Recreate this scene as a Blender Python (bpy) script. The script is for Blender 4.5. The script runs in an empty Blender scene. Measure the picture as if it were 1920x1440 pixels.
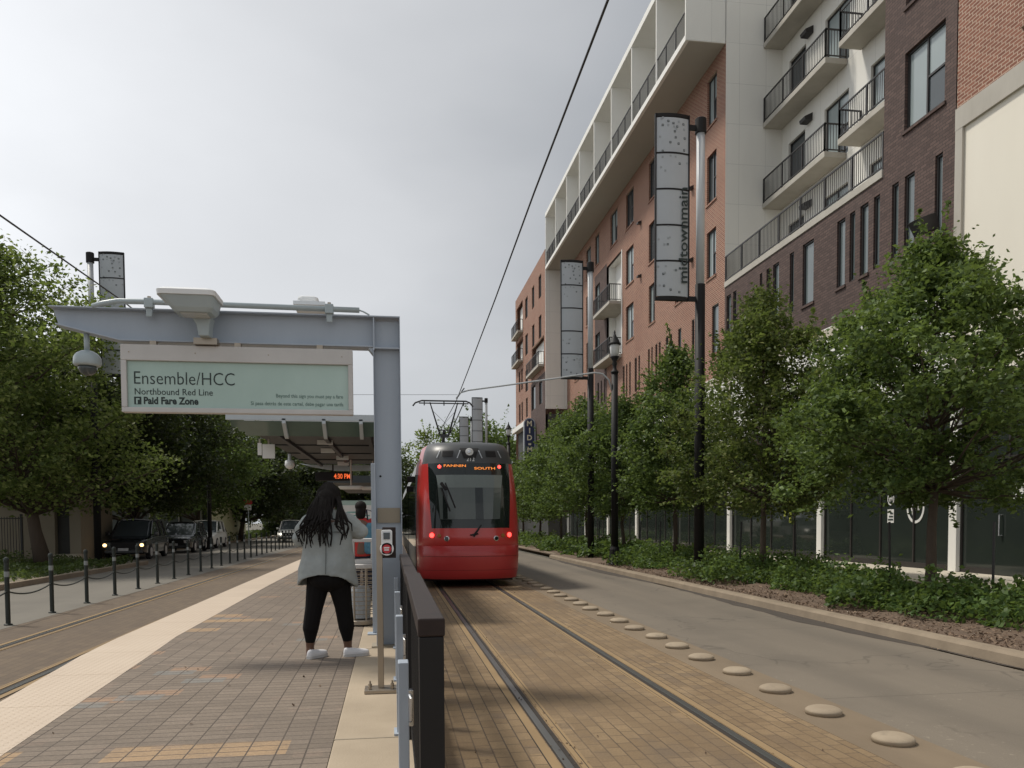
import bpy, math, random
import numpy as np
from mathutils import Vector, Matrix

# ------------------------------------------------------------------ camera, world, sun
sc = bpy.context.scene
C = sc.collection
rad = math.radians


def look():
    yaw, th, roll = rad(8.5365), rad(2.4236), rad(-.3244)
    f = Vector((math.sin(yaw) * math.cos(th), math.cos(yaw) * math.cos(th), -math.sin(th)))
    r = Vector((math.cos(yaw), -math.sin(yaw), 0))
    u = r.cross(f)
    r2 = r * math.cos(roll) + u * math.sin(roll)
    u2 = u * math.cos(roll) - r * math.sin(roll)
    m = Matrix((r2, u2, -f)).transposed().to_4x4()
    m.translation = (0, 0, 1.68)
    return m


cd = bpy.data.cameras.new('camera')
cd.sensor_width = 36
cd.lens = 28.125
cd.shift_y = 319.6 / 1920
cd.clip_start = .05
cd.clip_end = 3000
cam = bpy.data.objects.new('camera', cd)
cam.matrix_world = look()
C.objects.link(cam)
sc.camera = cam

SUN = Vector((-2.1, 1.3, 3.86)).normalized()
sl = bpy.data.lights.new('sun', 'SUN')
sl.energy = 2.3
sl.angle = rad(8)
sl.color = (1, .94, .84)
so = bpy.data.objects.new('sun', sl)
so.rotation_euler = SUN.to_track_quat('Z', 'Y').to_euler()
so.location = (-20, 10, 60)
C.objects.link(so)

sc.view_settings.view_transform = 'Standard'
sc.view_settings.look = 'None'
sc.view_settings.exposure = .36
sc.view_settings.gamma = 1

W = bpy.data.worlds.new('World')
sc.world = W
W.use_nodes = True
wt = W.node_tree
wt.nodes.clear()


def wn(t, **k):
    n = wt.nodes.new(t)
    for a, b in k.items():
        setattr(n, a, b)
    return n


def wl(a, b):
    wt.links.new(a, b)


sky = wn('ShaderNodeTexSky', sky_type='NISHITA')
sky.sun_disc = False
sky.sun_elevation = rad(57.4)
sky.sun_rotation = rad(-58)
tc = wn('ShaderNodeTexCoord')
mp = wn('ShaderNodeMapping')
mp.inputs['Scale'].default_value = (1, 1, 2.0)
mp.inputs['Location'].default_value = (.9, .3, .2)
wl(tc.outputs['Generated'], mp.inputs['Vector'])
nz = wn('ShaderNodeTexNoise')
nz.inputs['Scale'].default_value = 1.05
nz.inputs['Detail'].default_value = 6
nz.inputs['Roughness'].default_value = .42
nz.inputs['Distortion'].default_value = .15
wl(mp.outputs['Vector'], nz.inputs['Vector'])
rp = wn('ShaderNodeValToRGB')
rp.color_ramp.elements[0].position = .38
rp.color_ramp.elements[0].color = (.325, .345, .37, 1)
rp.color_ramp.elements[1].position = .62
rp.color_ramp.elements[1].color = (.60, .61, .625, 1)
wl(nz.outputs['Fac'], rp.inputs['Fac'])
# brighter cloud towards the veiled sun, greyer away from it
dt = wn('ShaderNodeVectorMath', operation='DOT_PRODUCT')
wl(tc.outputs['Generated'], dt.inputs[0])
dt.inputs[1].default_value = (-.62, .62, .48)
mr = wn('ShaderNodeMapRange')
mr.inputs['From Min'].default_value = .55
mr.inputs['From Max'].default_value = .98
mr.inputs['To Min'].default_value = 1.02
mr.inputs['To Max'].default_value = 1.5
wl(dt.outputs['Value'], mr.inputs['Value'])
# heavier cloud bank low ahead and to the right, its edge broken up by the noise
wp = wn('ShaderNodeVectorMath', operation='ADD')
ns = wn('ShaderNodeVectorMath', operation='SCALE')
nz2 = wn('ShaderNodeTexNoise')
nz2.inputs['Scale'].default_value = 2.4
nz2.inputs['Detail'].default_value = 5
wl(mp.outputs['Vector'], nz2.inputs['Vector'])
wl(nz2.outputs['Color'], ns.inputs[0])
ns.inputs['Scale'].default_value = .45
wl(tc.outputs['Generated'], wp.inputs[0])
wl(ns.outputs['Vector'], wp.inputs[1])
nm = wn('ShaderNodeVectorMath', operation='NORMALIZE')
wl(wp.outputs['Vector'], nm.inputs[0])
prev = mr.outputs['Result']
for (dv, lo, hi, amt) in (((.16, .92, .36), .86, .995, .80), ((.45, .75, .62), .84, .99, .88), ((-.2, .85, .45), .93, .998, .92)):
    v = Vector(dv) + Vector((.225, .225, .225))
    d2 = wn('ShaderNodeVectorMath', operation='DOT_PRODUCT')
    wl(nm.outputs['Vector'], d2.inputs[0])
    d2.inputs[1].default_value = v.normalized()
    m2 = wn('ShaderNodeMapRange')
    m2.interpolation_type = 'SMOOTHSTEP'
    for k_, x_ in (('From Min', lo), ('From Max', hi), ('To Min', 1.0), ('To Max', amt)):
        m2.inputs[k_].default_value = x_
    wl(d2.outputs['Value'], m2.inputs['Value'])
    mu = wn('ShaderNodeMath', operation='MULTIPLY')
    wl(prev, mu.inputs[0])
    wl(m2.outputs['Result'], mu.inputs[1])
    prev = mu.outputs[0]
vm = wn('ShaderNodeVectorMath', operation='SCALE')
wl(rp.outputs['Color'], vm.inputs[0])
wl(prev, vm.inputs['Scale'])
sk = wn('ShaderNodeVectorMath', operation='SCALE')
wl(sky.outputs['Color'], sk.inputs[0])
sk.inputs['Scale'].default_value = .1
mx = wn('ShaderNodeMix', data_type='RGBA')
mx.inputs['Factor'].default_value = .94
wl(sk.outputs['Vector'], mx.inputs['A'])
wl(vm.outputs['Vector'], mx.inputs['B'])
bg = wn('ShaderNodeBackground')
bg.inputs['Strength'].default_value = 1.0
wl(mx.outputs['Result'], bg.inputs['Color'])
ow = wn('ShaderNodeOutputWorld')
wl(bg.outputs['Background'], ow.inputs['Surface'])

# ------------------------------------------------------------------ materials


class NT:
    def __init__(s, name):
        s.m = bpy.data.materials.new(name)
        s.m.use_nodes = True
        s.t = s.m.node_tree
        s.p = s.t.nodes['Principled BSDF']
        s.out = s.t.nodes['Material Output']

    def n(s, typ, _in=None, **k):
        n = s.t.nodes.new(typ)
        for a, b in k.items():
            setattr(n, a, b)
        for a, b in (_in or {}).items():
            if hasattr(b, 'is_output'):
                s.t.links.new(b, n.inputs[a])
            else:
                n.inputs[a].default_value = b
        return n

    def l(s, a, b):
        s.t.links.new(a, b)

    def co(s):
        return s.n('ShaderNodeTexCoord').outputs['Object']

    def noise(s, scale, detail=4, rough=.55, vec=None, stretch=None):
        v = vec or s.co()
        if stretch:
            v = s.n('ShaderNodeMapping', {'Vector': v, 'Scale': stretch}).outputs['Vector']
        return s.n('ShaderNodeTexNoise', {'Vector': v, 'Scale': scale, 'Detail': detail, 'Roughness': rough}).outputs['Fac']

    def ramp(s, fac, *st):
        r = s.n('ShaderNodeValToRGB', {'Fac': fac})
        e = r.color_ramp.elements
        while len(e) < len(st):
            e.new(.5)
        for q, (p, c) in zip(e, st):
            q.position = p
            q.color = c4(c)
        return r.outputs['Color']

    def mix(s, f, a, b, mode='MIX'):
        n = s.n('ShaderNodeMix', data_type='RGBA', blend_type=mode)
        for k, v in (('Factor', f), ('A', a), ('B', b)):
            if hasattr(v, 'is_output'):
                s.t.links.new(v, n.inputs[k])
            else:
                n.inputs[k].default_value = v if k == 'Factor' else c4(v)
        return n.outputs['Result']

    def math(s, op, a, b=0.0, clamp=False):
        n = s.n('ShaderNodeMath', operation=op, use_clamp=clamp)
        for i, v in enumerate((a, b)):
            if hasattr(v, 'is_output'):
                s.t.links.new(v, n.inputs[i])
            else:
                n.inputs[i].default_value = v
        return n.outputs[0]

    def bump(s, h, strength=.3, dist=.01):
        b = s.n('ShaderNodeBump', {'Height': h, 'Strength': strength, 'Distance': dist})
        s.l(b.outputs['Normal'], s.p.inputs['Normal'])


def c4(c):
    return (c[0], c[1], c[2], 1) if not isinstance(c, (int, float)) else (c, c, c, 1)


def sh(c, k):
    return tuple(min(1, x * k) for x in c)


def Mt(name, col, rough=.6, var=.12, scale=4, bump=0, bscale=60, metal=0, spec=.5, stretch=None, c2=None, emit=None, coat=0):
    t = NT(name)
    c = t.mix(t.noise(scale, 5, .6, stretch=stretch), sh(col, 1 - var), c2 or sh(col, 1 + var))
    t.l(c, t.p.inputs['Base Color'])
    t.p.inputs['Roughness'].default_value = rough
    t.p.inputs['Metallic'].default_value = metal
    t.p.inputs['Specular IOR Level'].default_value = spec
    t.p.inputs['Coat Weight'].default_value = coat
    if bump:
        t.bump(t.noise(bscale, 3), bump, .008)
    if emit:
        t.p.inputs['Emission Color'].default_value = c4(emit[0])
        t.p.inputs['Emission Strength'].default_value = emit[1]
    return t.m


def brick(name, c1, c2, mortar, w, h, ms, off=.5, flat=False, patches=None, stain=None, rough=.85, bump=.5, dist=.006, fade=None):
    t = NT(name)
    s = t.n('ShaderNodeSeparateXYZ', {'Vector': t.co()})
    x, y, z = s.outputs
    if flat == 'along':
        u, v = y, x
    elif flat:
        u, v = x, y
    else:
        u, v = t.math('ADD', x, y), z
    uv = t.n('ShaderNodeCombineXYZ', {'X': u, 'Y': v}).outputs[0]
    b = t.n('ShaderNodeTexBrick', {'Vector': uv, 'Color1': c4(c1), 'Color2': c4(c2), 'Mortar': c4(mortar), 'Scale': 1.0,
                                   'Mortar Size': ms, 'Mortar Smooth': .2, 'Bias': 0, 'Brick Width': w, 'Row Height': h}, offset=off)
    col = b.outputs['Color']
    for (pw, ph, thr, cc, amt) in patches or ():
        q = t.n('ShaderNodeVectorMath', {0: uv, 1: (1 / pw, 1 / ph, 1)}, operation='MULTIPLY').outputs[0]
        q = t.n('ShaderNodeVectorMath', {0: q, 1: (thr * 37.0, thr * 91.0, 0)}, operation='ADD').outputs[0]
        fl = t.n('ShaderNodeVectorMath', {0: q}, operation='FLOOR').outputs[0]
        wn_ = t.n('ShaderNodeTexWhiteNoise', {'Vector': fl}).outputs['Value']
        f = t.math('MULTIPLY', t.math('GREATER_THAN', wn_, thr), t.math('SUBTRACT', amt, t.math('MULTIPLY', b.outputs['Fac'], amt)))
        col = t.mix(f, col, cc)
    hb = b.outputs['Fac']
    if fade:
        f = t.n('ShaderNodeMapRange', {'Value': t.noise(fade[0], 4, .6, stretch=fade[4]), 'From Min': fade[1], 'From Max': fade[2], 'To Min': 0.0, 'To Max': .72}).outputs[0]
        col = t.mix(f, col, fade[3])
        hb = t.math('MULTIPLY', hb, t.math('SUBTRACT', 1.0, f))
    if stain:
        for (sc_, c, lo, hi, amt, st) in stain:
            f = t.n('ShaderNodeMapRange', {'Value': t.noise(sc_, 5, .6, stretch=st), 'From Min': lo, 'From Max': hi, 'To Min': 0.0, 'To Max': amt}).outputs[0]
            col = t.mix(f, col, c)
    fine = t.noise(55, 3, .6)
    col = t.mix(.35, col, t.mix(fine, (.0, .0, .0), (1, 1, 1)), 'OVERLAY')
    t.l(col, t.p.inputs['Base Color'])
    t.p.inputs['Roughness'].default_value = rough
    hgt = t.math('SUBTRACT', t.math('MULTIPLY', fine, .3), hb)
    t.bump(hgt, bump, dist)
    return t.m


def leafmat(name, cols, trans=.36, rough=.52):
    t = NT(name)
    g = t.n('ShaderNodeNewGeometry').outputs['Random Per Island']
    st = [(i / max(1, len(cols) - 1), c) for i, c in enumerate(cols)]
    col = t.ramp(g, *st)
    v = t.n('ShaderNodeMapRange', {'Value': t.noise(1.3, 4, .65), 'From Min': .3, 'From Max': .7, 'To Min': .5, 'To Max': 1.45}).outputs[0]
    col = t.n('ShaderNodeVectorMath', {0: col, 'Scale': v}, operation='SCALE').outputs[0]
    t.l(col, t.p.inputs['Base Color'])
    t.p.inputs['Roughness'].default_value = rough
    t.p.inputs['Specular IOR Level'].default_value = .3
    tr = t.n('ShaderNodeBsdfTranslucent', {'Color': t.mix(.55, col, (.27, .37, .07))})
    ms = t.n('ShaderNodeMixShader', {0: trans, 1: t.p.outputs[0], 2: tr.outputs[0]})
    t.l(ms.outputs[0], t.out.inputs['Surface'])
    return t.m


def glassmat(name, col, rough=.06, spec=.6, var=.2):
    t = NT(name)
    t.l(t.mix(t.noise(.6, 2), sh(col, 1 - var), sh(col, 1 + var)), t.p.inputs['Base Color'])
    t.p.inputs['Roughness'].default_value = rough
    t.p.inputs['Specular IOR Level'].default_value = spec
    t.bump(t.noise(.9, 1), .04, .02)
    return t.m


M = {}
M['paver'] = brick('platform_paver', (.172, .136, .104), (.22, .175, .135), (.078, .06, .046), .166, .1, .005, .0, True,
                   patches=[(.498, .3, .952, (.40, .265, .145), .8), (.332, .2, .97, (.34, .215, .135), .7), (.332, .2, .978, (.2, .205, .195), .6), (.166, .1, .93, (.25, .185, .14), .4)],
                   stain=[(1.3, (.13, .105, .085), .5, .8, .5, None)])
M['track'] = brick('track_paver', (.19, .128, .068), (.245, .17, .092), (.075, .052, .034), .21, .118, .006, .5, 'along',
                   patches=[(.42, .236, .9, (.31, .215, .118), .55), (.21, .118, .9, (.15, .108, .07), .6)],
                   stain=[(.8, (.15, .097, .05), .42, .75, .75, (1, .35, 1)), (2.6, (.34, .245, .145), .56, .8, .5, (1, .5, 1)), (.6, (.11, .083, .06), .54, .74, .8, (1.6, .5, 1)), (3.5, (.13, .095, .068), .6, .78, .6, (1, .6, 1))], bump=.4, fade=(.9, .46, .64, (.185, .127, .07), (1, .5, 1)))
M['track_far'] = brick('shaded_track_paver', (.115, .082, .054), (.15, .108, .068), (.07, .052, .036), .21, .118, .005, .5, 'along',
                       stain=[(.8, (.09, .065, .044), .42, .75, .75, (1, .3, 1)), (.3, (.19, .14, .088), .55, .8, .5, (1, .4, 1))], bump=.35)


def roadmat(name, a, b, c, worn=False):
    t = NT(name)
    s1 = t.noise(.9, 6, .6, stretch=(1.4, .12, 1))
    s2 = t.noise(.35, 5, .6)
    s3 = t.noise(90, 3, .7)
    col = t.mix(s1, a, b)
    col = t.mix(t.n('ShaderNodeMapRange', {'Value': s2, 'From Min': .52, 'From Max': .75, 'To Min': 0., 'To Max': .55}).outputs[0], col, c)
    col = t.mix(.35, col, t.mix(s3, (0, 0, 0), (1, 1, 1)), 'OVERLAY')
    if worn:
        def mr(v, a_, b_, c_, d_):
            return t.n('ShaderNodeMapRange', {'Value': v, 'From Min': a_, 'From Max': b_, 'To Min': c_, 'To Max': d_}).outputs[0]
        s = t.n('ShaderNodeSeparateXYZ', {'Vector': t.co()})
        # pale scuffed grit, dark tyre bands, cracks and slab joints
        col = t.mix(t.math('MULTIPLY', mr(t.noise(14, 4, .7), .6, .68, 0., 1.), mr(t.noise(.8, 3, .6), .48, .62, 0., .45)), col, (.36, .31, .24))
        for xc in (4.75, 6.15):
            d = t.math('ABSOLUTE', t.math('SUBTRACT', s.outputs['X'], xc))
            col = t.mix(t.math('MULTIPLY', mr(d, .1, .4, .38, 0.), mr(t.noise(.9, 4, .6, stretch=(1, .25, 1)), .3, .7, .1, 1.)), col, (.085, .074, .06))
        wv = t.n('ShaderNodeVectorMath', {0: t.co(), 1: t.n('ShaderNodeTexNoise', {'Vector': t.co(), 'Scale': 1.6}).outputs['Color']}, operation='ADD').outputs[0]
        vo = t.n('ShaderNodeTexVoronoi', {'Vector': wv, 'Scale': .42}, feature='DISTANCE_TO_EDGE').outputs['Distance']
        col = t.mix(t.math('MULTIPLY', mr(vo, .003, .010, .4, 0.), mr(t.noise(.5, 2), .42, .55, 0., 1.)), col, (.05, .042, .034))
        j = t.math('ABSOLUTE', t.math('SUBTRACT', t.math('FRACT', t.math('DIVIDE', s.outputs['Y'], 4.6)), .5))
        col = t.mix(mr(j, .0, .0035, .6, 0.), col, (.06, .05, .04))
    t.l(col, t.p.inputs['Base Color'])
    t.p.inputs['Roughness'].default_value = .85
    t.bump(s3, .25, .004)
    return t.m


M['road'] = roadmat('road_surface', (.125, .104, .08), (.205, .172, .132), (.092, .077, .06), True)
M['street'] = roadmat('street_concrete', (.13, .118, .098), (.19, .172, .142), (.10, .09, .074))
M['concrete'] = Mt('pale_concrete', (.36, .285, .20), .85, .2, 1.6, .3, 70, c2=(.50, .41, .30))
M['kerb'] = Mt('kerb_concrete', (.20, .155, .108), .9, .25, 2.2, .4, 60, c2=(.35, .28, .20))
M['walk'] = Mt('sidewalk_concrete', (.52, .47, .38), .9, .12, .8, .3, 60)
M['ground'] = Mt('far_ground', (.12, .11, .085), .95, .3, .3)
M['mulch'] = Mt('mulch', (.105, .07, .047), .95, .45, 16, 1.0, 45, c2=(.20, .14, .098))


def tactile():
    t = NT('tactile_strip')
    co = t.co()
    b = t.n('ShaderNodeTexVoronoi', {'Vector': co, 'Scale': 17.0, 'Randomness': 0.0}, voronoi_dimensions='2D')
    d = t.n('ShaderNodeMapRange', {'Value': b.outputs['Distance'], 'From Min': .2, 'From Max': .34, 'To Min': 1., 'To Max': 0.}).outputs[0]
    s = t.n('ShaderNodeSeparateXYZ', {'Vector': co})
    j = t.math('LESS_THAN', t.math('FRACT', t.math('DIVIDE', s.outputs['Y'], 1.22)), .008)
    col = t.mix(t.noise(1.4, 5, .6), (.47, .375, .285), (.585, .485, .38))
    col = t.mix(t.math('MULTIPLY', d, .12), col, (.45, .32, .2))
    col = t.mix(j, col, (.32, .24, .16))
    t.l(col, t.p.inputs['Base Color'])
    t.p.inputs['Roughness'].default_value = .7
    t.bump(d, .6, .005)
    return t.m


M['tactile'] = tactile()
M['redbrick'] = brick('red_brick', (.185, .068, .042), (.265, .105, .064), (.47, .35, .265), .25, .09, .0135, .5, stain=[(.35, (.17, .068, .045), .5, .75, .4, None), (.5, (.28, .14, .095), .55, .75, .35, (1, 1, .3))])
M['darkbrick'] = brick('dark_brown_brick', (.072, .043, .036), (.118, .074, .062), (.04, .028, .025), .25, .09, .010, .5, stain=[(.4, (.06, .04, .036), .5, .72, .5, (1, 1, .25)), (.7, (.15, .11, .095), .58, .8, .5, (1, 1, .18))])


def panelmat(name, col, w, h):
    return brick(name, col, sh(col, .97), sh(col, .62), w, h, .006, 0, stain=[(.5, sh(col, .86), .5, .8, .6, (1, 1, .3))], bump=.15, rough=.7)


M['panel'] = panelmat('white_panel', (.76, .745, .69), 1.22, 1.71)
M['whitewall'] = Mt('white_stucco', (.82, .81, .77), .75, .06, 1, .15, 80)
M['cream'] = Mt('cream_render', (.78, .73, .62), .8, .05, .8, .15, 60, stretch=(1, 1, .22), c2=(.83, .785, .68))
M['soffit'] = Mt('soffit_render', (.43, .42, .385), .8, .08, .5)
M['slab'] = Mt('stained_slab', (.42, .385, .325), .85, .25, 1.2, .2, 30, c2=(.56, .53, .47), stretch=(1, 1, .4))
M['rail'] = Mt('black_metal', (.022, .02, .02), .45, .2, 8)
M['winframe'] = Mt('window_frame', (.03, .026, .025), .5, .2, 3)
M['pane_l'] = glassmat('blind_glass', (.30, .35, .355), .08)
M['pane_m'] = glassmat('mid_blind_glass', (.125, .15, .155), .07)  # mid-tone pane colour, between the pale blind glass and the dark glass
M['pane_d'] = glassmat('dark_glass', (.06, .072, .078), .05)
M['store'] = glassmat('storefront_glass', (.026, .033, .029), .04, .5)
M['blue'] = Mt('grey_blue_paint', (.36, .41, .475), .45, .08, 3.5, .06, 40, stretch=(1, 1, .3), c2=(.43, .48, .54))
M['alu'] = Mt('pale_aluminium', (.52, .50, .475), .5, .12, 2.5, .05, 40, metal=.1, c2=(.62, .60, .58))
M['signglass'] = Mt('pale_green_glass', (.36, .50, .445), .15, .12, 1.6, stretch=(1, 1, .5), c2=(.48, .615, .56))
M['ink'] = Mt('sign_ink', (.022, .035, .032), .6, .1)
M['smear'] = Mt('faded_ink', (.10, .17, .15), .5, .3, 20)
M['white'] = Mt('white_plastic', (.74, .75, .75), .4, .06, 5)
M['greyp'] = Mt('grey_plastic', (.38, .44, .46), .4, .08, 5)
M['steel'] = Mt('brushed_steel', (.36, .31, .25), .38, .18, 6, 0, metal=.75, stretch=(1, 1, .2))
M['chrome'] = Mt('bright_metal', (.6, .6, .6), .2, .05, metal=.9)
M['black'] = Mt('black_paint', (.012, .011, .011), .6, .15, 5, spec=.3)
M['blackcap'] = Mt('worn_black_cap', (.018, .016, .015), .6, .4, 14, spec=.25, c2=(.042, .026, .022))
M['tan'] = Mt('tan_plate', (.30, .255, .19), .7, .1, 4)
M['red'] = Mt('red_paint', (.50, .036, .032), .3, .08, .8, coat=.4)
M['reddk'] = Mt('red_lower_skirt', (.42, .03, .03), .38, .14, 1.2, coat=.25)
M['roofgrey'] = Mt('dark_grey_roof', (.045, .048, .05), .4, .15, 2)
M['trglass'] = glassmat('tram_glass', (.012, .017, .016), .04, .55)
M['dim'] = Mt('dim_interior', (.10, .115, .11), .7, .1, 1)
M['taillight'] = Mt('lit_red_lamp', (.5, .02, .02), .3, .0, emit=((1, .05, .04), 3.5))
M['amberlens'] = Mt('amber_lens', (.30, .12, .02), .25, .1)
M['led'] = Mt('orange_led', (.4, .12, .02), .4, .0, emit=((1, .30, .05), .75))
M['ledred'] = Mt('red_orange_led', (.4, .06, .02), .4, .0, emit=((1, .16, .04), .7))
M['lit'] = Mt('lit_headlamp', (.8, .5, .2), .3, .0, emit=((1, .62, .25), 3.0))
M['litwhite'] = Mt('lit_lamp', (.8, .8, .7), .3, .0, emit=((1, .93, .8), 2.0))
M['banner'] = Mt('banner_grey', (.42, .45, .475), .5, .06, 1.5, c2=(.50, .53, .56))
M['banner_dot'] = Mt('banner_print', (.09, .105, .105), .6, .2)
M['banner_faint'] = Mt('banner_faint_print', (.34, .365, .385), .6, .1)
M['polewhite'] = Mt('pole_white', (.47, .49, .50), .45, .07, 3)
M['lampglass'] = Mt('lamp_glass', (.55, .55, .53), .2, .05)
M['canopyglass'] = Mt('canopy_glass', (.10, .155, .135), .1, .15, 3)
M['canopyroof'] = Mt('canopy_underside', (.030, .037, .041), .6, .12, 2)
M['fascia'] = Mt('pale_fascia', (.46, .51, .54), .5, .06, 3)
M['bark'] = Mt('bark', (.075, .055, .04), .9, .35, 9, .8, 30, stretch=(1, 1, .25))
M['leaf'] = leafmat('oak_leaf', [(.028, .052, .013), (.058, .096, .024), (.10, .155, .043), (.18, .245, .078)])
M['leafy'] = leafmat('young_oak_leaf', [(.045, .068, .017), (.085, .118, .03), (.14, .175, .05), (.185, .19, .065)])
M['leafl'] = leafmat('live_oak_leaf', [(.036, .056, .016), (.082, .115, .034), (.165, .205, .065), (.29, .32, .115)], .5)
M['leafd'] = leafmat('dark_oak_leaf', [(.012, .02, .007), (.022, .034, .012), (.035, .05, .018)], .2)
M['shrub'] = leafmat('shrub_leaf', [(.03, .062, .016), (.066, .12, .03), (.115, .18, .05), (.078, .125, .04)], .38)
M['grass'] = leafmat('verge_leaf', [(.025, .045, .012), (.05, .075, .02), (.07, .095, .03)], .3)
M['chip'] = leafmat('mulch_chip', [(.065, .042, .028), (.16, .105, .07), (.29, .21, .145), (.12, .08, .055)], .0, .9)
M['iron'] = Mt('iron_fence', (.02, .02, .02), .6, .2)
M['bollard'] = Mt('dark_green_metal', (.012, .018, .014), .5, .3, 10)
M['band'] = Mt('reflective_band', (.24, .255, .25), .4, .1)
M['beige'] = Mt('beige_wall', (.27, .235, .175), .85, .1, .6)
M['lime'] = Mt('pale_lime_fascia', (.50, .50, .30), .7, .08, .8)
M['shade'] = Mt('shop_interior', (.05, .05, .047), .7, .3, .7)
M['tyre'] = Mt('tyre_rubber', (.012, .012, .012), .8, .2)
M['carblk'] = Mt('black_car_paint', (.014, .015, .017), .2, .1, 1, coat=.6)
M['cargry'] = Mt('charcoal_car_paint', (.035, .04, .045), .22, .1, 1, coat=.6)
M['carwht'] = Mt('white_car_paint', (.8, .79, .74), .3, .05, 1, coat=.4)
M['carglass'] = glassmat('car_glass', (.05, .06, .065), .04, .7)
M['plate'] = Mt('number_plate', (.5, .5, .5), .5, .1)
M['skin'] = Mt('brown_skin', (.13, .066, .042), .5, .1, 6)
M['hair'] = Mt('dark_braided_hair', (.006, .005, .0045), .75, .5, 30, .6, 120, spec=.2, c2=(.016, .012, .010))
M['denim'] = Mt('pale_denim', (.27, .295, .29), .9, .15, 7, .6, 14, c2=(.37, .395, .385))
M['seam'] = Mt('denim_seam', (.13, .145, .14), .9, .1, 5)
M['legging'] = Mt('black_legging', (.009, .008, .008), .85, .2, 6, .4, 14, spec=.15)
M['shoe'] = Mt('white_canvas', (.70, .69, .70), .7, .05, 10)
M['sole'] = Mt('shoe_sole', (.5, .49, .48), .7, .05, 10)
M['redshirt'] = Mt('red_cloth', (.42, .03, .025), .8, .12, 6, .3, 15)
M['bluecloth'] = Mt('blue_print_cloth', (.02, .05, .11), .8, .1, 16, c2=(.12, .32, .42))
M['navy'] = Mt('navy_cloth', (.012, .016, .035), .8, .2, 6)
M['signblue'] = Mt('navy_sign_face', (.02, .03, .085), .4, .1)
M['creamink'] = Mt('cream_letter', (.75, .68, .5), .5, .05)
M['signred'] = Mt('red_sign_face', (.5, .03, .04), .5, .05)
M['paper'] = Mt('white_print', (.75, .75, .73), .6, .05)
M['tealpaper'] = Mt('teal_print', (.20, .42, .38), .6, .1)
M['yellowpaper'] = Mt('yellow_notice', (.32, .36, .05), .6, .1)
M['wire'] = Mt('wire_metal', (.03, .03, .032), .5, .1)
M['railsteel'] = Mt('rail_steel', (.15, .15, .145), .36, .3, 3, metal=.6, stretch=(1, .2, 1))
M['groove'] = Mt('rail_groove', (.028, .022, .017), .8, .3, 5)
M['railedge'] = Mt('rail_concrete_edge', (.27, .185, .095), .9, .25, 3, stretch=(1, .3, 1))
t_ = NT('concrete_button')
c_ = t_.mix(t_.noise(7, 5, .65), (.26, .20, .135), (.42, .345, .25))
c_ = t_.mix(t_.n('ShaderNodeMapRange', {'Value': t_.noise(3.5, 4, .6), 'From Min': .55, 'From Max': .7, 'To Min': 0., 'To Max': .6}).outputs[0], c_, (.12, .095, .07))
t_.l(t_.mix(t_.math('MULTIPLY', t_.n('ShaderNodeObjectInfo').outputs['Random'], .45), c_, (.22, .17, .12)), t_.p.inputs['Base Color'])
t_.p.inputs['Roughness'].default_value = .8
t_.bump(t_.noise(40, 3), .35, .006)
M['button'] = t_.m

# ------------------------------------------------------------------ mesh helpers
ORG = {}


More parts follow.
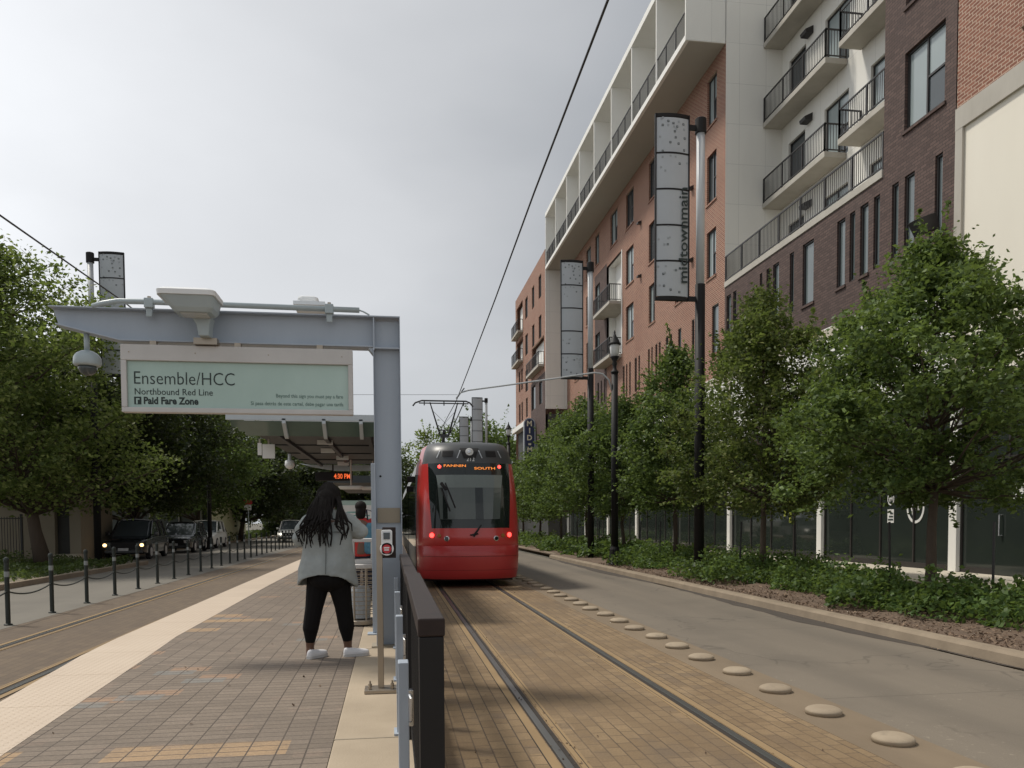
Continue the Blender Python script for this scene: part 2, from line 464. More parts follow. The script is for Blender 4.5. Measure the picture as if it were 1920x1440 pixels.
class MB:
    def __init__(s):
        s.v, s.f = [], []

    def add(s, vs, fs):
        o = len(s.v)
        s.v += [tuple(p) for p in vs]
        s.f += [tuple(i + o for i in f) for f in fs]
        return s

    def quad(s, *p):
        return s.add(p, [tuple(range(len(p)))])

    def box(s, x0, x1, y0, y1, z0, z1):
        x0, x1 = min(x0, x1), max(x0, x1)
        y0, y1 = min(y0, y1), max(y0, y1)
        z0, z1 = min(z0, z1), max(z0, z1)
        return s.add([(x0, y0, z0), (x1, y0, z0), (x1, y1, z0), (x0, y1, z0), (x0, y0, z1), (x1, y0, z1), (x1, y1, z1), (x0, y1, z1)],
                     [(0, 3, 2, 1), (4, 5, 6, 7), (0, 1, 5, 4), (1, 2, 6, 5), (2, 3, 7, 6), (3, 0, 4, 7)])

    def prism(s, pts, a, b, axis='y'):
        """2-D outline swept along an axis: axis y takes (x,z), x takes (y,z), z takes (x,y)"""
        n = len(pts)
        mk = {'y': lambda p, t: (p[0], t, p[1]), 'x': lambda p, t: (t, p[0], p[1]), 'z': lambda p, t: (p[0], p[1], t)}[axis]
        v = [mk(p, a) for p in pts] + [mk(p, b) for p in pts]
        f = [tuple(range(n)), tuple(range(2 * n - 1, n - 1, -1))] + [(i, i + n, (i + 1) % n + n, (i + 1) % n) for i in range(n)]
        return s.add(v, f)

    def tube(s, path, r, n=8, cap=True):
        P = [Vector(p) for p in path]
        R = r if isinstance(r, (list, tuple)) else [r] * len(P)
        rings, vs, fs = [], [], []
        up = None
        for i, p in enumerate(P):
            d = (P[min(i + 1, len(P) - 1)] - P[max(i - 1, 0)])
            d = d.normalized() if d.length > 1e-9 else Vector((0, 0, 1))
            if up is None:
                up = d.orthogonal().normalized()
            up = up - d * up.dot(d)
            up = up.normalized() if up.length > 1e-6 else d.orthogonal().normalized()
            w = d.cross(up)
            for k in range(n):
                a = 2 * math.pi * k / n
                vs.append(p + (up * math.cos(a) + w * math.sin(a)) * R[i])
        for i in range(len(P) - 1):
            for k in range(n):
                a, b = i * n + k, i * n + (k + 1) % n
                fs.append((a, b, b + n, a + n))
        if cap:
            fs.append(tuple(range(n - 1, -1, -1)))
            fs.append(tuple((len(P) - 1) * n + k for k in range(n)))
        return s.add(vs, fs)

    def lathe(s, prof, c=(0, 0, 0), n=20, axis='z'):
        mk = {'z': lambda x, y, t: (c[0] + x, c[1] + y, c[2] + t), 'y': lambda x, y, t: (c[0] + x, c[1] + t, c[2] + y), 'x': lambda x, y, t: (c[0] + t, c[1] + x, c[2] + y)}[axis]
        vs, fs = [], []
        for (r, t) in prof:
            for k in range(n):
                a = 2 * math.pi * k / n
                vs.append(mk(r * math.cos(a), r * math.sin(a), t))
        for i in range(len(prof) - 1):
            for k in range(n):
                a, b = i * n + k, i * n + (k + 1) % n
                fs.append((a, b, b + n, a + n))
        fs.append(tuple(range(n - 1, -1, -1)))
        fs.append(tuple((len(prof) - 1) * n + k for k in range(n)))
        return s.add(vs, fs)

    def ell(s, c, r, n=14, m=9):
        vs, fs = [], []
        for i in range(m + 1):
            t = math.pi * i / m
            for k in range(n):
                a = 2 * math.pi * k / n
                vs.append((c[0] + r[0] * math.sin(t) * math.cos(a), c[1] + r[1] * math.sin(t) * math.sin(a), c[2] - r[2] * math.cos(t)))
        for i in range(m):
            for k in range(n):
                a, b = i * n + k, i * n + (k + 1) % n
                fs.append((a, b, b + n, a + n))
        return s.add(vs, fs)

    def grid(s, rows):
        """rows of points, all the same length"""
        n = len(rows[0])
        vs = [p for r in rows for p in r]
        fs = [(i * n + k, i * n + k + 1, (i + 1) * n + k + 1, (i + 1) * n + k) for i in range(len(rows) - 1) for k in range(n - 1)]
        return s.add(vs, fs)

    def loft(s, rings, cap=True):
        n = len(rings[0])
        vs = [p for r in rings for p in r]
        fs = [(i * n + k, i * n + (k + 1) % n, (i + 1) * n + (k + 1) % n, (i + 1) * n + k) for i in range(len(rings) - 1) for k in range(n)]
        if cap:
            fs += [tuple(range(n - 1, -1, -1)), tuple((len(rings) - 1) * n + k for k in range(n))]
        return s.add(vs, fs)

    def build(s, name, mat, parent=None, bevel=0, smooth=False, weld=0, remesh=0, sub=0):
        me = bpy.data.meshes.new(name)
        o = Vector(ORG.get(parent.name, (0, 0, 0))) if parent else Vector((0, 0, 0))
        me.from_pydata([tuple(Vector(p) - o) for p in s.v], [], s.f)
        me.validate()
        me.update()
        me.materials.append(mat)
        ob = bpy.data.objects.new(name, me)
        C.objects.link(ob)
        if parent:
            ob.parent = parent
            ORG[ob.name] = tuple(o)
        if remesh:
            q = ob.modifiers.new('remesh', 'REMESH')
            q.mode = 'VOXEL'
            q.voxel_size = remesh
            q = ob.modifiers.new('smooth', 'SMOOTH')
            q.factor = .5
            q.iterations = 5
            smooth = True
        if weld:
            ob.modifiers.new('weld', 'WELD').merge_threshold = weld
        if sub:
            q = ob.modifiers.new('subdivision', 'SUBSURF')
            q.levels = q.render_levels = sub
        if bevel:
            q = ob.modifiers.new('bevel', 'BEVEL')
            q.width = bevel
            q.segments = 2
            q.limit_method = 'ANGLE'
        if smooth:
            me.polygons.foreach_set('use_smooth', [True] * len(me.polygons))
        return ob


def thing(name, label, cat, loc=(0, 0, 0), group=None):
    o = bpy.data.objects.new(name, None)
    o.empty_display_size = .2
    C.objects.link(o)
    o.location = loc
    ORG[o.name] = tuple(loc)
    o['label'] = label
    o['category'] = cat
    if group:
        o['group'] = group
    return o


def tag(o, label, cat, group=None):
    o['label'] = label
    o['category'] = cat
    if group:
        o['group'] = group
    return o


def struct(o, kind='structure'):
    o['kind'] = kind
    return o


def copy_tree(o, parent=None):
    c = o.copy()
    C.objects.link(c)
    if parent:
        c.parent = parent
    for ch in [q for q in list(bpy.data.objects) if q.parent == o]:
        copy_tree(ch, c)
    return c


def text(body, mat, parent, origin, ex, ey, width=None, height=.1, align='LEFT', ext=.002, name='lettering', bold=0, spacing=1.0):
    """real lettering: ex is the reading direction, ey points to the top of the letters"""
    cu = bpy.data.curves.new(name, 'FONT')
    cu.body = body
    cu.size = 1
    cu.extrude = ext / height * .7
    cu.offset = bold
    cu.align_x = align
    cu.space_character = spacing
    cu.resolution_u = 3
    cu.materials.append(mat)
    o = bpy.data.objects.new(name, cu)
    C.objects.link(o)
    bpy.context.view_layer.update()
    k = height / .69
    kx = width / o.dimensions.x if width else k
    ex, ey = Vector(ex).normalized(), Vector(ey).normalized()
    ez = ex.cross(ey)
    org = Vector(origin) - Vector(ORG.get(parent.name, (0, 0, 0)))
    mt = Matrix((ex * kx, ey * k, ez * k)).transposed().to_4x4()
    mt.translation = org
    bpy.context.view_layer.update()
    me = bpy.data.meshes.new_from_object(o.evaluated_get(bpy.context.evaluated_depsgraph_get()))
    bpy.data.objects.remove(o)
    bpy.data.curves.remove(cu)
    me.transform(mt)
    o = bpy.data.objects.new(name, me)
    C.objects.link(o)
    o.parent = parent
    ORG[o.name] = ORG.get(parent.name, (0, 0, 0))
    return o


def leaves(pos, nrm_up, size, rng, mat, name, parent=None, aspect=.55, spread=1.0):
    """leaf-shaped faces, one island each"""
    pos = np.asarray(pos, float)
    n = len(pos)
    d = rng.normal(size=(n, 3))
    d[:, 2] *= .6
    d /= np.linalg.norm(d, axis=1)[:, None]
    nr = rng.normal(size=(n, 3)) * spread
    nr[:, 2] += nrm_up
    s = np.cross(d, nr)
    s /= np.linalg.norm(s, axis=1)[:, None] + 1e-9
    L = size * rng.uniform(.6, 1.35, n)[:, None]
    nn = np.cross(s, d)
    a = pos - d * L * .5
    b = pos + s * L * aspect * .5 + nn * L * .08
    c = pos + d * L * .5
    e = pos - s * L * aspect * .5 + nn * L * .08
    V = np.stack([a, b, c, e], 1).reshape(-1, 3)
    if parent:
        V = V - np.array(ORG.get(parent.name, (0, 0, 0)))
    me = bpy.data.meshes.new(name)
    me.vertices.add(4 * n)
    me.vertices.foreach_set('co', V.astype(np.float32).ravel())
    me.loops.add(4 * n)
    me.loops.foreach_set('vertex_index', np.arange(4 * n, dtype=np.int32))
    me.polygons.add(n)
    me.polygons.foreach_set('loop_start', np.arange(0, 4 * n, 4, dtype=np.int32))
    me.update(calc_edges=True)
    me.validate()
    me.materials.append(mat)
    o = bpy.data.objects.new(name, me)
    C.objects.link(o)
    if parent:
        o.parent = parent
    return o


# ------------------------------------------------------------------ the setting
struct(MB().quad((-400, -60, -.03), (400, -60, -.03), (400, 900, -.03), (-400, 900, -.03)).build('ground', M['ground']))
struct(MB().box(.26, 3.38, -8, 150, -.02, .0).build('track_bed', M['track']))
struct(MB().box(3.38, 3.97, -8, 150, -.02, .003).build('track_edge_strip', Mt('edge_strip_concrete', (.175, .13, .085), .9, .25, 1.6, .3, 60, stretch=(1, .4, 1), c2=(.25, .19, .125))))
struct(MB().box(3.97, 6.83, -8, 150, -.02, .0).build('road', M['road']))
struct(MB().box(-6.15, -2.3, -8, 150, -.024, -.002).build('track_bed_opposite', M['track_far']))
struct(MB().box(-9.7, -6.15, -8, 150, -.02, .0).build('street', M['street']))
struct(MB().box(-12.9, -9.7, 34.0, 150, -.02, .0).build('parking_lane', M['street']))
for x in (1.177, 2.62, -5.28, -3.85):
    s = 1 if x in (1.177, -5.28) else -1
    struct(MB().box(x - .028, x + .028, -8, 150, -.01, .007).build('rail', M['railsteel'], bevel=.003))
    struct(MB().box(x + s * .029, x + s * .068, -8, 150, -.01, .0025).build('rail_groove', M['groove']))
    g = MB()
    g.box(x - s * .040, x - s * .029, -8, 150, -.01, .0025)
    struct(g.build('rail_groove', M['groove']))
    g = MB()
    g.box(x - s * .12, x - s * .0525, -8, 150, -.01, .0045)
    g.box(x + s * .0825, x + s * .15, -8, 150, -.01, .0045)
    struct(g.build('rail_edging', M['railedge']))
    g = MB()
    g.box(x - .127, x - .1202, -8, 150, -.01, .005).box(x + .1202, x + .127, -8, 150, -.01, .005)
    struct(g.build('rail_joint', M['groove']))


def kerb_run(x0, x1, h, ys, name, mat, jitter=.0):
    rows = []
    rn = random.Random(4)
    for y in ys:
        j = rn.uniform(-jitter, jitter)
        rows.append([(x0 + j, y, -.02), (x0 + .015 + j, y, h - .035), (x0 + .05 + j, y, h), (x1, y, h + .004), (x1, y, -.02)])
    return struct(MB().grid([r[::-1] for r in rows]).build(name, mat, smooth=False))


kerb_run(6.93, 7.13, .15, [-8 + 1.0 * i for i in range(44)], 'kerb', M['kerb'], .006)
kerb_run(7.35, 7.55, .15, [36.2 + 4 * i for i in range(26)], 'kerb', M['kerb'], .01)
gr = random.Random(9)
rows, wv = [], .1
for i in range(190):
    y = 4 + .3 * i
    wv = min(.42, max(.03, wv + gr.uniform(-.055, .05) + (.03 if 8 < y < 13 or 20 < y < 26 else -.005)))
    rows.append([(6.94, y, .004), (6.94 - wv, y, .004)])
struct(MB().grid(rows).build('gutter', Mt('gutter_dirt', (.062, .05, .04), .9, .4, 3, 0, stretch=(3, .4, 1))))
struct(MB().box(-9.86, -9.7, -8, 34, -.02, .15).build('kerb', M['kerb'], bevel=.02))
struct(MB().box(-13.05, -12.9, 34, 150, -.02, .15).build('kerb', M['kerb'], bevel=.02))
struct(MB().box(11.5, 14.6, -8, 66, -.02, .285).build('sidewalk', M['walk']))
struct(MB().box(-30, -9.86, -8, 34, -.02, .12).build('sidewalk', M['beige']))
struct(MB().box(-30, -13.05, 34, 150, -.02, .12).build('sidewalk', M['beige']))
# mulch bed rising from kerb to sidewalk
rn = np.random.default_rng(5)
rows = []
ys = list(np.arange(2, 30, .3)) + list(np.arange(30, 130, 2.0))
for y in ys:
    rows.append([(x, y, .135 + .13 * (x - 7.13) / 4.4 + (rn.normal() * .022 if 7.2 < x < 11.4 else 0)) for x in np.linspace(7.13, 11.5, 18)])
struct(MB().grid([r[::-1] for r in rows]).build('planting_bed', M['mulch']))

# platform
outer = [(-4, -1.9), (2, -2.47), (6.33, -2.86), (8.4, -3.05), (9.6, -3.1), (16.9, -3.14), (60, -3.2)]
inner = [(-4, -1.3), (2, -1.88), (4.8, -2.19), (8, -2.36), (9.6, -2.46), (17, -2.53), (60, -2.58)]


def ip(tab, y):
    return float(np.interp(y, [a for a, b in tab], [b for a, b in tab]))


ys = sorted(set([-4, 2, 4.8, 6.33, 8, 8.4, 9.6, 16.9, 17, 30, 45, 60]))
g = MB().grid([[(-.36, y, .37), (ip(inner, y), y, .37)] for y in ys])
struct(g.build('platform', M['paver']))
g = MB().grid([[(ip(inner, y), y, .372), (ip(outer, y), y, .372), (ip(outer, y) - .005, y, .30), (ip(outer, y) + .06, y, .26), (ip(outer, y) + .06, y, -.02)] for y in ys])
struct(g.build('platform_edge_strip', M['tactile']))
g = MB().box(-.36, .25, -4, 60, -.02, .371)
struct(g.build('platform_kerb', M['concrete'], bevel=.012))
g = MB().box(-3, .2, 59.9, 60.1, -.02, .37)
struct(g.build('platform_end', M['concrete']))
g = MB()
for y in (4.85, 8.3, 11.9):
    g.box(-.358, .24, y, y + .012, .3, .3735)
struct(g.build('platform_kerb_joint', M['tan']))

# mulch chips and fallen leaves
n = 9000
yy = 5.5 + 22 * rn.random(n) ** 1.6
xx = 7.18 + 3.2 * rn.random(n) ** 1.5
o = leaves(np.stack([xx, yy, .145 + .13 * (xx - 7.13) / 4.4 + rn.random(n) * .03], 1), 1.0, .06, rn, M['chip'], 'mulch_chips', aspect=.35)
struct(o, 'stuff')
n = 26
o = leaves(np.stack([-2.2 + 1.8 * rn.random(n), 4.2 + 6 * rn.random(n), np.full(n, .377)], 1), 6.0, .032, rn, M['chip'], 'fallen_leaves', spread=.3)
struct(o, 'stuff')
n = 420
xx = np.concatenate([1.24 + rn.normal(size=150) * .05, .4 + 2.9 * rn.random(120), 6.88 + rn.normal(size=150) * .05])
yy = 4.5 + 16 * rn.random(n) ** 1.3
o = leaves(np.stack([xx, yy, np.full(n, .009)], 1), 6.0, .026, rn, M['chip'], 'track_litter', spread=.3)
struct(o, 'stuff')

# ------------------------------------------------------------------ concrete buttons between track and road
for i in range(23):
    y = 4.56 + .905 * i
    b = MB().lathe([(.150, -.003), (.153, .030), (.151, .036), (.140, .046), (.112, .058), (.06, .066), (.012, .068)], (3.68 + .025 * math.sin(i * 2.1), y + .02 * math.sin(i * 5.3), .003), 20)
    nth = ['nearest', 'second', 'third', 'fourth', 'fifth', 'sixth', 'seventh', 'eighth', 'ninth', 'tenth', 'eleventh', 'twelfth', 'thirteenth', 'fourteenth', 'fifteenth', 'sixteenth', 'seventeenth', 'eighteenth', 'nineteenth', 'twentieth', 'twenty first', 'twenty second', 'twenty third'][i]
    tag(b.build('traffic_button', M['button'], smooth=True), 'round domed concrete button beside the road, %s in the row counted from the camera' % nth, 'traffic button', 'concrete buttons between track and road')

# ------------------------------------------------------------------ apartment building on the right
def wall_holes(mb, X, y0, y1, z0, z1, holes, depth=.14):
    hs = [h for h in holes if h[0] < y1 and h[1] > y0 and h[2] < z1 and h[3] > z0]
    Y = sorted({y0, y1} | {min(max(v, y0), y1) for h in hs for v in h[:2]})
    Z = sorted({z0, z1} | {min(max(v, z0), z1) for h in hs for v in h[2:4]})
    for i in range(len(Y) - 1):
        for k in range(len(Z) - 1):
            cy, cz = (Y[i] + Y[i + 1]) / 2, (Z[k] + Z[k + 1]) / 2
            if any(h[0] < cy < h[1] and h[2] < cz < h[3] for h in hs):
                continue
            mb.quad((X, Y[i], Z[k]), (X, Y[i], Z[k + 1]), (X, Y[i + 1], Z[k + 1]), (X, Y[i + 1], Z[k]))
    for (a, b, c, d) in [h[:4] for h in hs]:
        a, b, c, d = max(a, y0), min(b, y1), max(c, z0), min(d, z1)
        e = X + depth
        mb.quad((X, a, c), (e, a, c), (e, a, d), (X, a, d))
        mb.quad((X, b, c), (X, b, d), (e, b, d), (e, b, c))
        mb.quad((X, a, c), (X, b, c), (e, b, c), (e, a, c))
        mb.quad((X, a, d), (e, a, d), (e, b, d), (X, b, d))


RW = random.Random(11)


def window(parent, X, y0, y1, z0, z1, style=2, depth=.14, sill=True, blind=None):
    e = X + depth
    f = MB()
    t = .055 if style else .04
    f.box(e - .05, e + .02, y0, y1, z0, z0 + t).box(e - .05, e + .02, y0, y1, z1 - t, z1)
    f.box(e - .048, e + .018, y0, y0 + t, z0 + t, z1 - t).box(e - .048, e + .018, y1 - t, y1, z0 + t, z1 - t)
    ym = y0 + (y1 - y0) * .5
    zm = z0 + (z1 - z0) * .5
    if style == 2:
        f.box(e - .04, e + .01, ym - .03, ym + .03, z0 + t, z1 - t)
        f.box(e - .036, e + .008, y0 + t, ym - .03, zm - .03, zm + .03)
    fr = f.build('window', M['winframe'], parent)
    if style == 2:
        p = MB()
        p.box(e, e + .012, ym + .03, y1 - t, z0 + t, z1 - t)
        p.box(e, e + .012, y0 + t, ym - .03, zm + .03, z1 - t)
        p.build('pane', M[RW.choice(['pane_l', 'pane_l', 'pane_m', 'pane_l', 'pane_d']) if y0 > 22 else 'pane_l'], fr)
        MB().box(e, e + .012, y0 + t, ym - .03, z0 + t, zm - .03).build('lower_pane', M['pane_d'], fr)
    else:
        MB().box(e, e + .012, y0 + t, y1 - t, z0 + t, z1 - t).build('pane', M['pane_m'] if (blind if blind is not None else RW.random() < .85) else M['pane_d'], fr)
    if sill:
        MB().box(X - .05, X + .06, y0 - .06, y1 + .06, z0 - .09, z0 - .003).build('sill', M['darkbrick'] if sill == 'd' else M['redbrick'], fr)
    return fr


def railing(mb, pts, z, h=1.07, gap=.115, post=1.6):
    for (a, b) in zip(pts[:-1], pts[1:]):
        A, B = Vector((a[0], a[1], 0)), Vector((b[0], b[1], 0))
        L = (B - A).length
        d = (B - A) / L
        n = Vector((-d.y, d.x, 0))

        def bar(p, q, w, z0, z1):
            c = [p + n * w, q + n * w, q - n * w, p - n * w]
            mb.prism([(v.x, v.y) for v in c], z0, z1, 'z')
        bar(A, B, .022, z + h - .05, z + h)
        bar(A, B, .018, z + .07, z + .11)
        k = int(L / gap)
        for i in range(k + 1):
            p = A + d * (L * i / max(1, k))
            bar(p - d * .0085, p + d * .0085, .0085, z + .11, z + h - .05)
        k = max(1, round(L / post))
        for i in range(k + 1):
            p = A + d * (L * i / k)
            bar(p - d * .026, p + d * .026, .026, z, z + h - .005)


FX = 14.5
bd = thing('apartment_building', 'long red and dark brick apartment block with white overhanging top floor and balconies', 'apartment building', (14.5, 33, 0))
hol_red, hol_dark, hol_near = [], [], []
rowsz = [(12.68, 14.8), (16.05, 18.2), (19.5, 21.6)]
for (a, b) in ((34.58, 35.65), (43.0, 44.06), (46.94, 48.5), (57.3, 58.7), (61.2, 62.6)):
    for (c, d) in rowsz:
        hol_red.append((a, b, c, d, 2))
for (a, b) in ((50.4, 52.05), (54.95, 56.1)):
    hol_red.append((a, b, 19.6, 21.7, 2))
for (c, d) in rowsz[:2]:
    hol_dark.append((54.72, 55.95, c, d, 2))
hol_red.append((38.6, 39.8, 12.68, 14.8, 2))
for (a, b) in ((48.79, 49.2), (48.2, 48.5), (47.5, 47.84), (46.28, 46.7), (45.66, 45.96), (43.87, 44.18), (43.35, 43.6), (42.56, 42.9), (42.02, 42.34), (40.81, 41.22), (40.24, 40.55), (38.9, 39.36), (37.14, 37.48), (58.0, 58.4), (59.0, 59.4), (61, 61.4), (62.2, 62.6)):
    hol_red.append((a, b, 9.3, 11.33, 1))
hol_red.append((34.25, 35.0, 9.17, 11.33, 1))
for (a, b) in ((53.3, 53.6), (54.2, 54.5), (55.0, 55.4)):
    hol_dark.append((a, b, 9.7, 11.33, 1))
for (a, b) in ((32.94, 33.41), (32.39, 32.72), (30.01, 30.22), (29.38, 29.65), (28.64, 29.11), (27.51, 27.81), (26.13, 26.88), (24.19, 24.67), (23.64, 23.94), (22.93, 23.36), (22.35, 22.66), (21.46, 21.77), (20.75, 21.19), (19.6, 19.9)):
    hol_near.append((a, b, 9.2, 11.35, 1))
big = [(19.57, 21.25, 12.62, 14.78, 2), (19.57, 21.25, 16.05, 18.2, 2), (19.57, 21.25, 19.5, 21.6, 2)]
hol_near += big
hol_r2 = [(14.7, 16.93, 13.05, 15.3, 2), (9.7, 11.6, 13.05, 15.3, 2)]
# walls: red block, with the balcony bay left open
g = MB()
bay = (49.45, 52.95, 12.17, 18.63)
wall_holes(g, FX, 33.6, 52.95, 8.05, 22.3, hol_red + [bay], .14)
wall_holes(g, FX, 52.953, 65.3, 18.9, 22.3, hol_red, .14)
wall_holes(g, FX, 56.15, 65.3, 8.05, 18.9, hol_red, .14)
g.build('brick_wall', M['redbrick'], bd)
g = MB()
wall_holes(g, FX - .012, 52.95, 56.15, 8.05, 18.9, hol_dark)
g.build('dark_brick_wall', M['darkbrick'], bd)
g = MB()
wall_holes(g, FX, 22.2, 33.6, 8.05, 11.76, hol_near, .10)
wall_holes(g, FX, 19.13, 22.2, 8.05, 26.5, hol_near)
g.quad((FX, 22.2, 11.76), (FX, 22.2, 26.5), (18, 22.2, 26.5), (18, 22.2, 11.76))
g.build('dark_brick_wall', M['darkbrick'], bd)
g = MB()
wall_holes(g, FX + .02, 4, 19.12, 12.18, 26.5, hol_r2)
g.build('brick_wall', M['redbrick'], bd)
for hset, Xo, sl in ((hol_red, FX, True), (hol_dark, FX - .012, 'd'), (hol_near, FX, 'd'), (hol_r2, FX + .02, True)):
    for (a, b, c, d, st) in hset:
        window(bd, Xo, a, b, c, d, st, .14 if st == 2 else .10, sl if (st == 2 or b - a > .4) else False, None)
# small wall vents on the red brick
for (y, z) in ((40.9, 15.75), (45.4, 15.85), (37.3, 17.6), (37.3, 14.2), (45.4, 18.9)):
    MB().prism([(FX - .22, z), (FX, z + .1), (FX, z - .06), (FX - .2, z - .08)], y, y + .3, 'y').build('wall_vent', M['rail'], bd)
# overhang
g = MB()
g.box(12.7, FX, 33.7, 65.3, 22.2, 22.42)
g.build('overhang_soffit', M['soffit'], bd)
g = MB()
g.box(12.69, 12.85, 33.69, 65.31, 22.19, 22.45)
g.box(12.69, FX + 3, 33.69, 65.31, 26.4, 26.72)
for i in range(9):
    y = 33.7 + 3.95 * i - (.1 if i else 0)
    g.box(12.72, FX, y, y + .1, 22.42, 26.4)
g.build('overhang_frame', M['whitewall'], bd)
g = MB()
g.box(12.7, FX - .002, 33.64, 33.698, 22.2, 26.7)
g.build('overhang_end_wall', M['panel'], bd)
g = MB()
top_doors = []
for i in range(8):
    y = 33.8 + 3.95 * i
    top_doors.append((y + .5, y + 2.2, 22.45, 25.0, 1))
wall_holes(g, FX - .01, 33.7, 65.3, 22.3, 26.4, top_doors)
g.build('top_floor_wall', M['whitewall'], bd)
for i, (a, b, c, d, st) in enumerate(top_doors):
    window(bd, FX - .01, a, b, c, d, 1, .14, False, False)
for i in range(8):
    y = 33.8 + 3.95 * i
    r = MB()
    railing(r, [(12.78, y), (12.78, y + 3.83)], 22.42, 1.15, .12, 1.3)
    r.build('railing', M['rail'], bd)
# recess: side wall, back wall
g = MB()
g.quad((FX, 33.6, 12.0), (17.2, 33.6, 12.0), (17.2, 33.6, 26.7), (FX, 33.6, 26.7))
g.build('side_wall', M['panel'], bd)
doors = []
fl = [12.0, 15.45, 18.9, 22.3]
for z in fl:
    doors += [(31.6, 33.0, z, z + 2.35, 1), (28.4, 30.1, z, z + 2.35, 2), (24.9, 27.0, z + .05, z + 2.35, 2)]
g = MB()
wall_holes(g, 17.1, 19, 33.6, 12.0, 26.7, doors)
g.build('recess_wall', M['panel'], bd)
for (a, b, c, d, st) in doors:
    window(bd, 17.1, a, b, c, d, st, .14, False, False)
for z in fl[:3]:
    MB().prism([(16.75, z + 2.55), (17.09, z + 2.72), (17.09, z + 2.42), (16.78, z + 2.42)], 31.0, 31.45, 'y').build('door_lamp', M['rail'], bd)
for z in fl[1:]:
    for (a, b) in ((28.5, 33.58), (22.4, 27.6)):
        s = MB().box(16.2, 17.08, a, b, z - .21, z).build('balcony', M['slab'], bd, bevel=.012)
        r = MB()
        pts = [(17.05, a + .05), (16.24, a + .05), (16.24, b - .04)] if a > 28 else [(16.24, a + .05), (16.24, b - .05), (17.05, b - .05)]
        railing(r, pts, z, 1.07)
        r.build('railing', M['rail'], s)
s = MB().box(FX - .04, 17.1, 22.22, 33.58, 11.765, 12.0).build('terrace', M['slab'], bd, bevel=.012)
r = MB()
railing(r, [(FX + .02, 22.25), (FX + .02, 33.56)], 12.0, 1.12, .115, 1.65)
r.build('railing', M['rail'], s)
# balcony bay in the red block
g = MB()
g.quad((15.4, 49.45, 12.17), (15.4, 49.45, 18.63), (15.4, 52.95, 18.63), (15.4, 52.95, 12.17))
g.quad((FX, 52.95, 12.17), (FX, 52.95, 18.63), (15.4, 52.95, 18.63), (15.4, 52.95, 12.17))
g.quad((FX, 49.45, 18.63), (15.4, 49.45, 18.63), (15.4, 52.95, 18.63), (FX, 52.95, 18.63))
g.box(FX - .03, FX + .1, 49.3, 49.45, 12.17, 18.63)
g.build('bay_wall', M['whitewall'], bd)
for z in (12.17, 15.5):
    window(bd, 15.25, 50.0, 51.4, z + .1, z + 2.4, 1, .1, False, False)
    s = MB().box(13.7, 15.4, 49.5, 53.6, z - .2, z).build('balcony', M['slab'], bd, bevel=.012)
    r = MB()
    railing(r, [(FX, 49.55), (13.75, 49.55), (13.75, 53.55), (FX, 53.55)], z, 1.07)
    r.build('railing', M['rail'], s)
# ground floor: white band, piers, glazing
g = MB()
g.box(FX - .03, FX + .5, 19.13, 65.3, 5.1, 8.05)
g.build('ground_floor_band', M['whitewall'], bd)
g = MB()
for y in (18.95, 25.55, 33.0, 39.75, 46.3, 52.7, 59.0, 65.2):
    g.box(FX - .06, FX + .4, y - .2, y + .12, 5.15, 8.03)
g.box(FX - .05, FX + .4, 19.2, 65.2, 7.7, 8.0)
g.build('band_trim', M['walk'], bd)
piers = [12.2, 18.95, 25.55, 33.0, 39.75, 46.3, 52.7, 59.0, 65.2]
for y in piers:
    MB().box(FX - .05, FX + .4, y - .17, y + .13, .286, 5.1).build('pier', M['whitewall'], bd, bevel=.01)
for i, (a, b) in enumerate(zip(piers[:-1], piers[1:])):
    a2, b2 = a + .131, b - .171
    f = MB()
    k = 4
    for j in range(k + 1):
        y = a2 + (b2 - a2 - .06) * j / k
        f.box(FX + .06, FX + .16, y, y + .06, .44, 5.0)
    f.box(FX + .062, FX + .158, a2, b2, .286, .44).box(FX + .062, FX + .158, a2, b2, 5.0, 5.1).box(FX + .07, FX + .15, a2, b2, 3.1, 3.17)
    w = f.build('storefront_window', M['winframe'], bd)
    MB().box(FX + .1, FX + .115, a2, b2, .44, 5.0).build('pane', M['store'], w)
# cream panel wing at the near end
g = MB()
g.box(FX + .06, FX + .5, 4, 18.86, 5.1, 11.63)
g.build('cream_wall', M['cream'], bd)
g = MB()
g.box(FX - .02, FX + .45, 4, 19.125, 11.63, 12.18)
g.box(FX - .015, FX + .4, 18.86, 19.12, 5.1, 11.63)
g.build('concrete_frame', M['slab'], bd)
# roof and far sides so that the block is closed
g = MB()
g.box(FX + .6, 40, 33.7, 65.3, 5, 26.6)
g.box(17.3, 40, 4, 33.6, 5, 26.6)
g.box(FX + .6, 17.3, 4, 22.15, 5, 26.5)
g.box(FX + .6, 17.29, 22.15, 33.5, 5, 11.75)
g.box(FX + .6, 39, 4, 65.2, 0, 5)
g.build('building_core', M['whitewall'], bd)
# door with pull handle, notices and shop marks
MB().box(FX + .02, FX + .055, 16.2, 17.5, .3, 3.05).build('glass_door', M['store'], bd)
MB().tube([(FX + .02, 17.3, 1.25), (FX - .06, 17.3, 1.25), (FX - .06, 17.3, 1.75), (FX + .02, 17.3, 1.75)], .018).build('pull_handle', M['chrome'], bd)
MB().box(FX + .09, FX + .098, 17.25, 17.42, 2.25, 2.6).build('notice', M['tealpaper'], bd)
MB().box(FX + .012, FX + .018, 16.4, 16.95, 2.1, 2.5).build('notice', M['paper'], bd)
yy0 = 28.2
for (y, z, w, h) in ((28.45, 2.35, .2, .3), (28.1, 2.35, .2, .3), (27.8, 2.35, .16, .3), (28.2, 1.95, .14, .34), (27.78, 1.8, .16, .5)):
    MB().box(FX + .088, FX + .098, y - w / 2, y + w / 2, z - h / 2, z + h / 2).build('notice', M['yellowpaper'], bd)


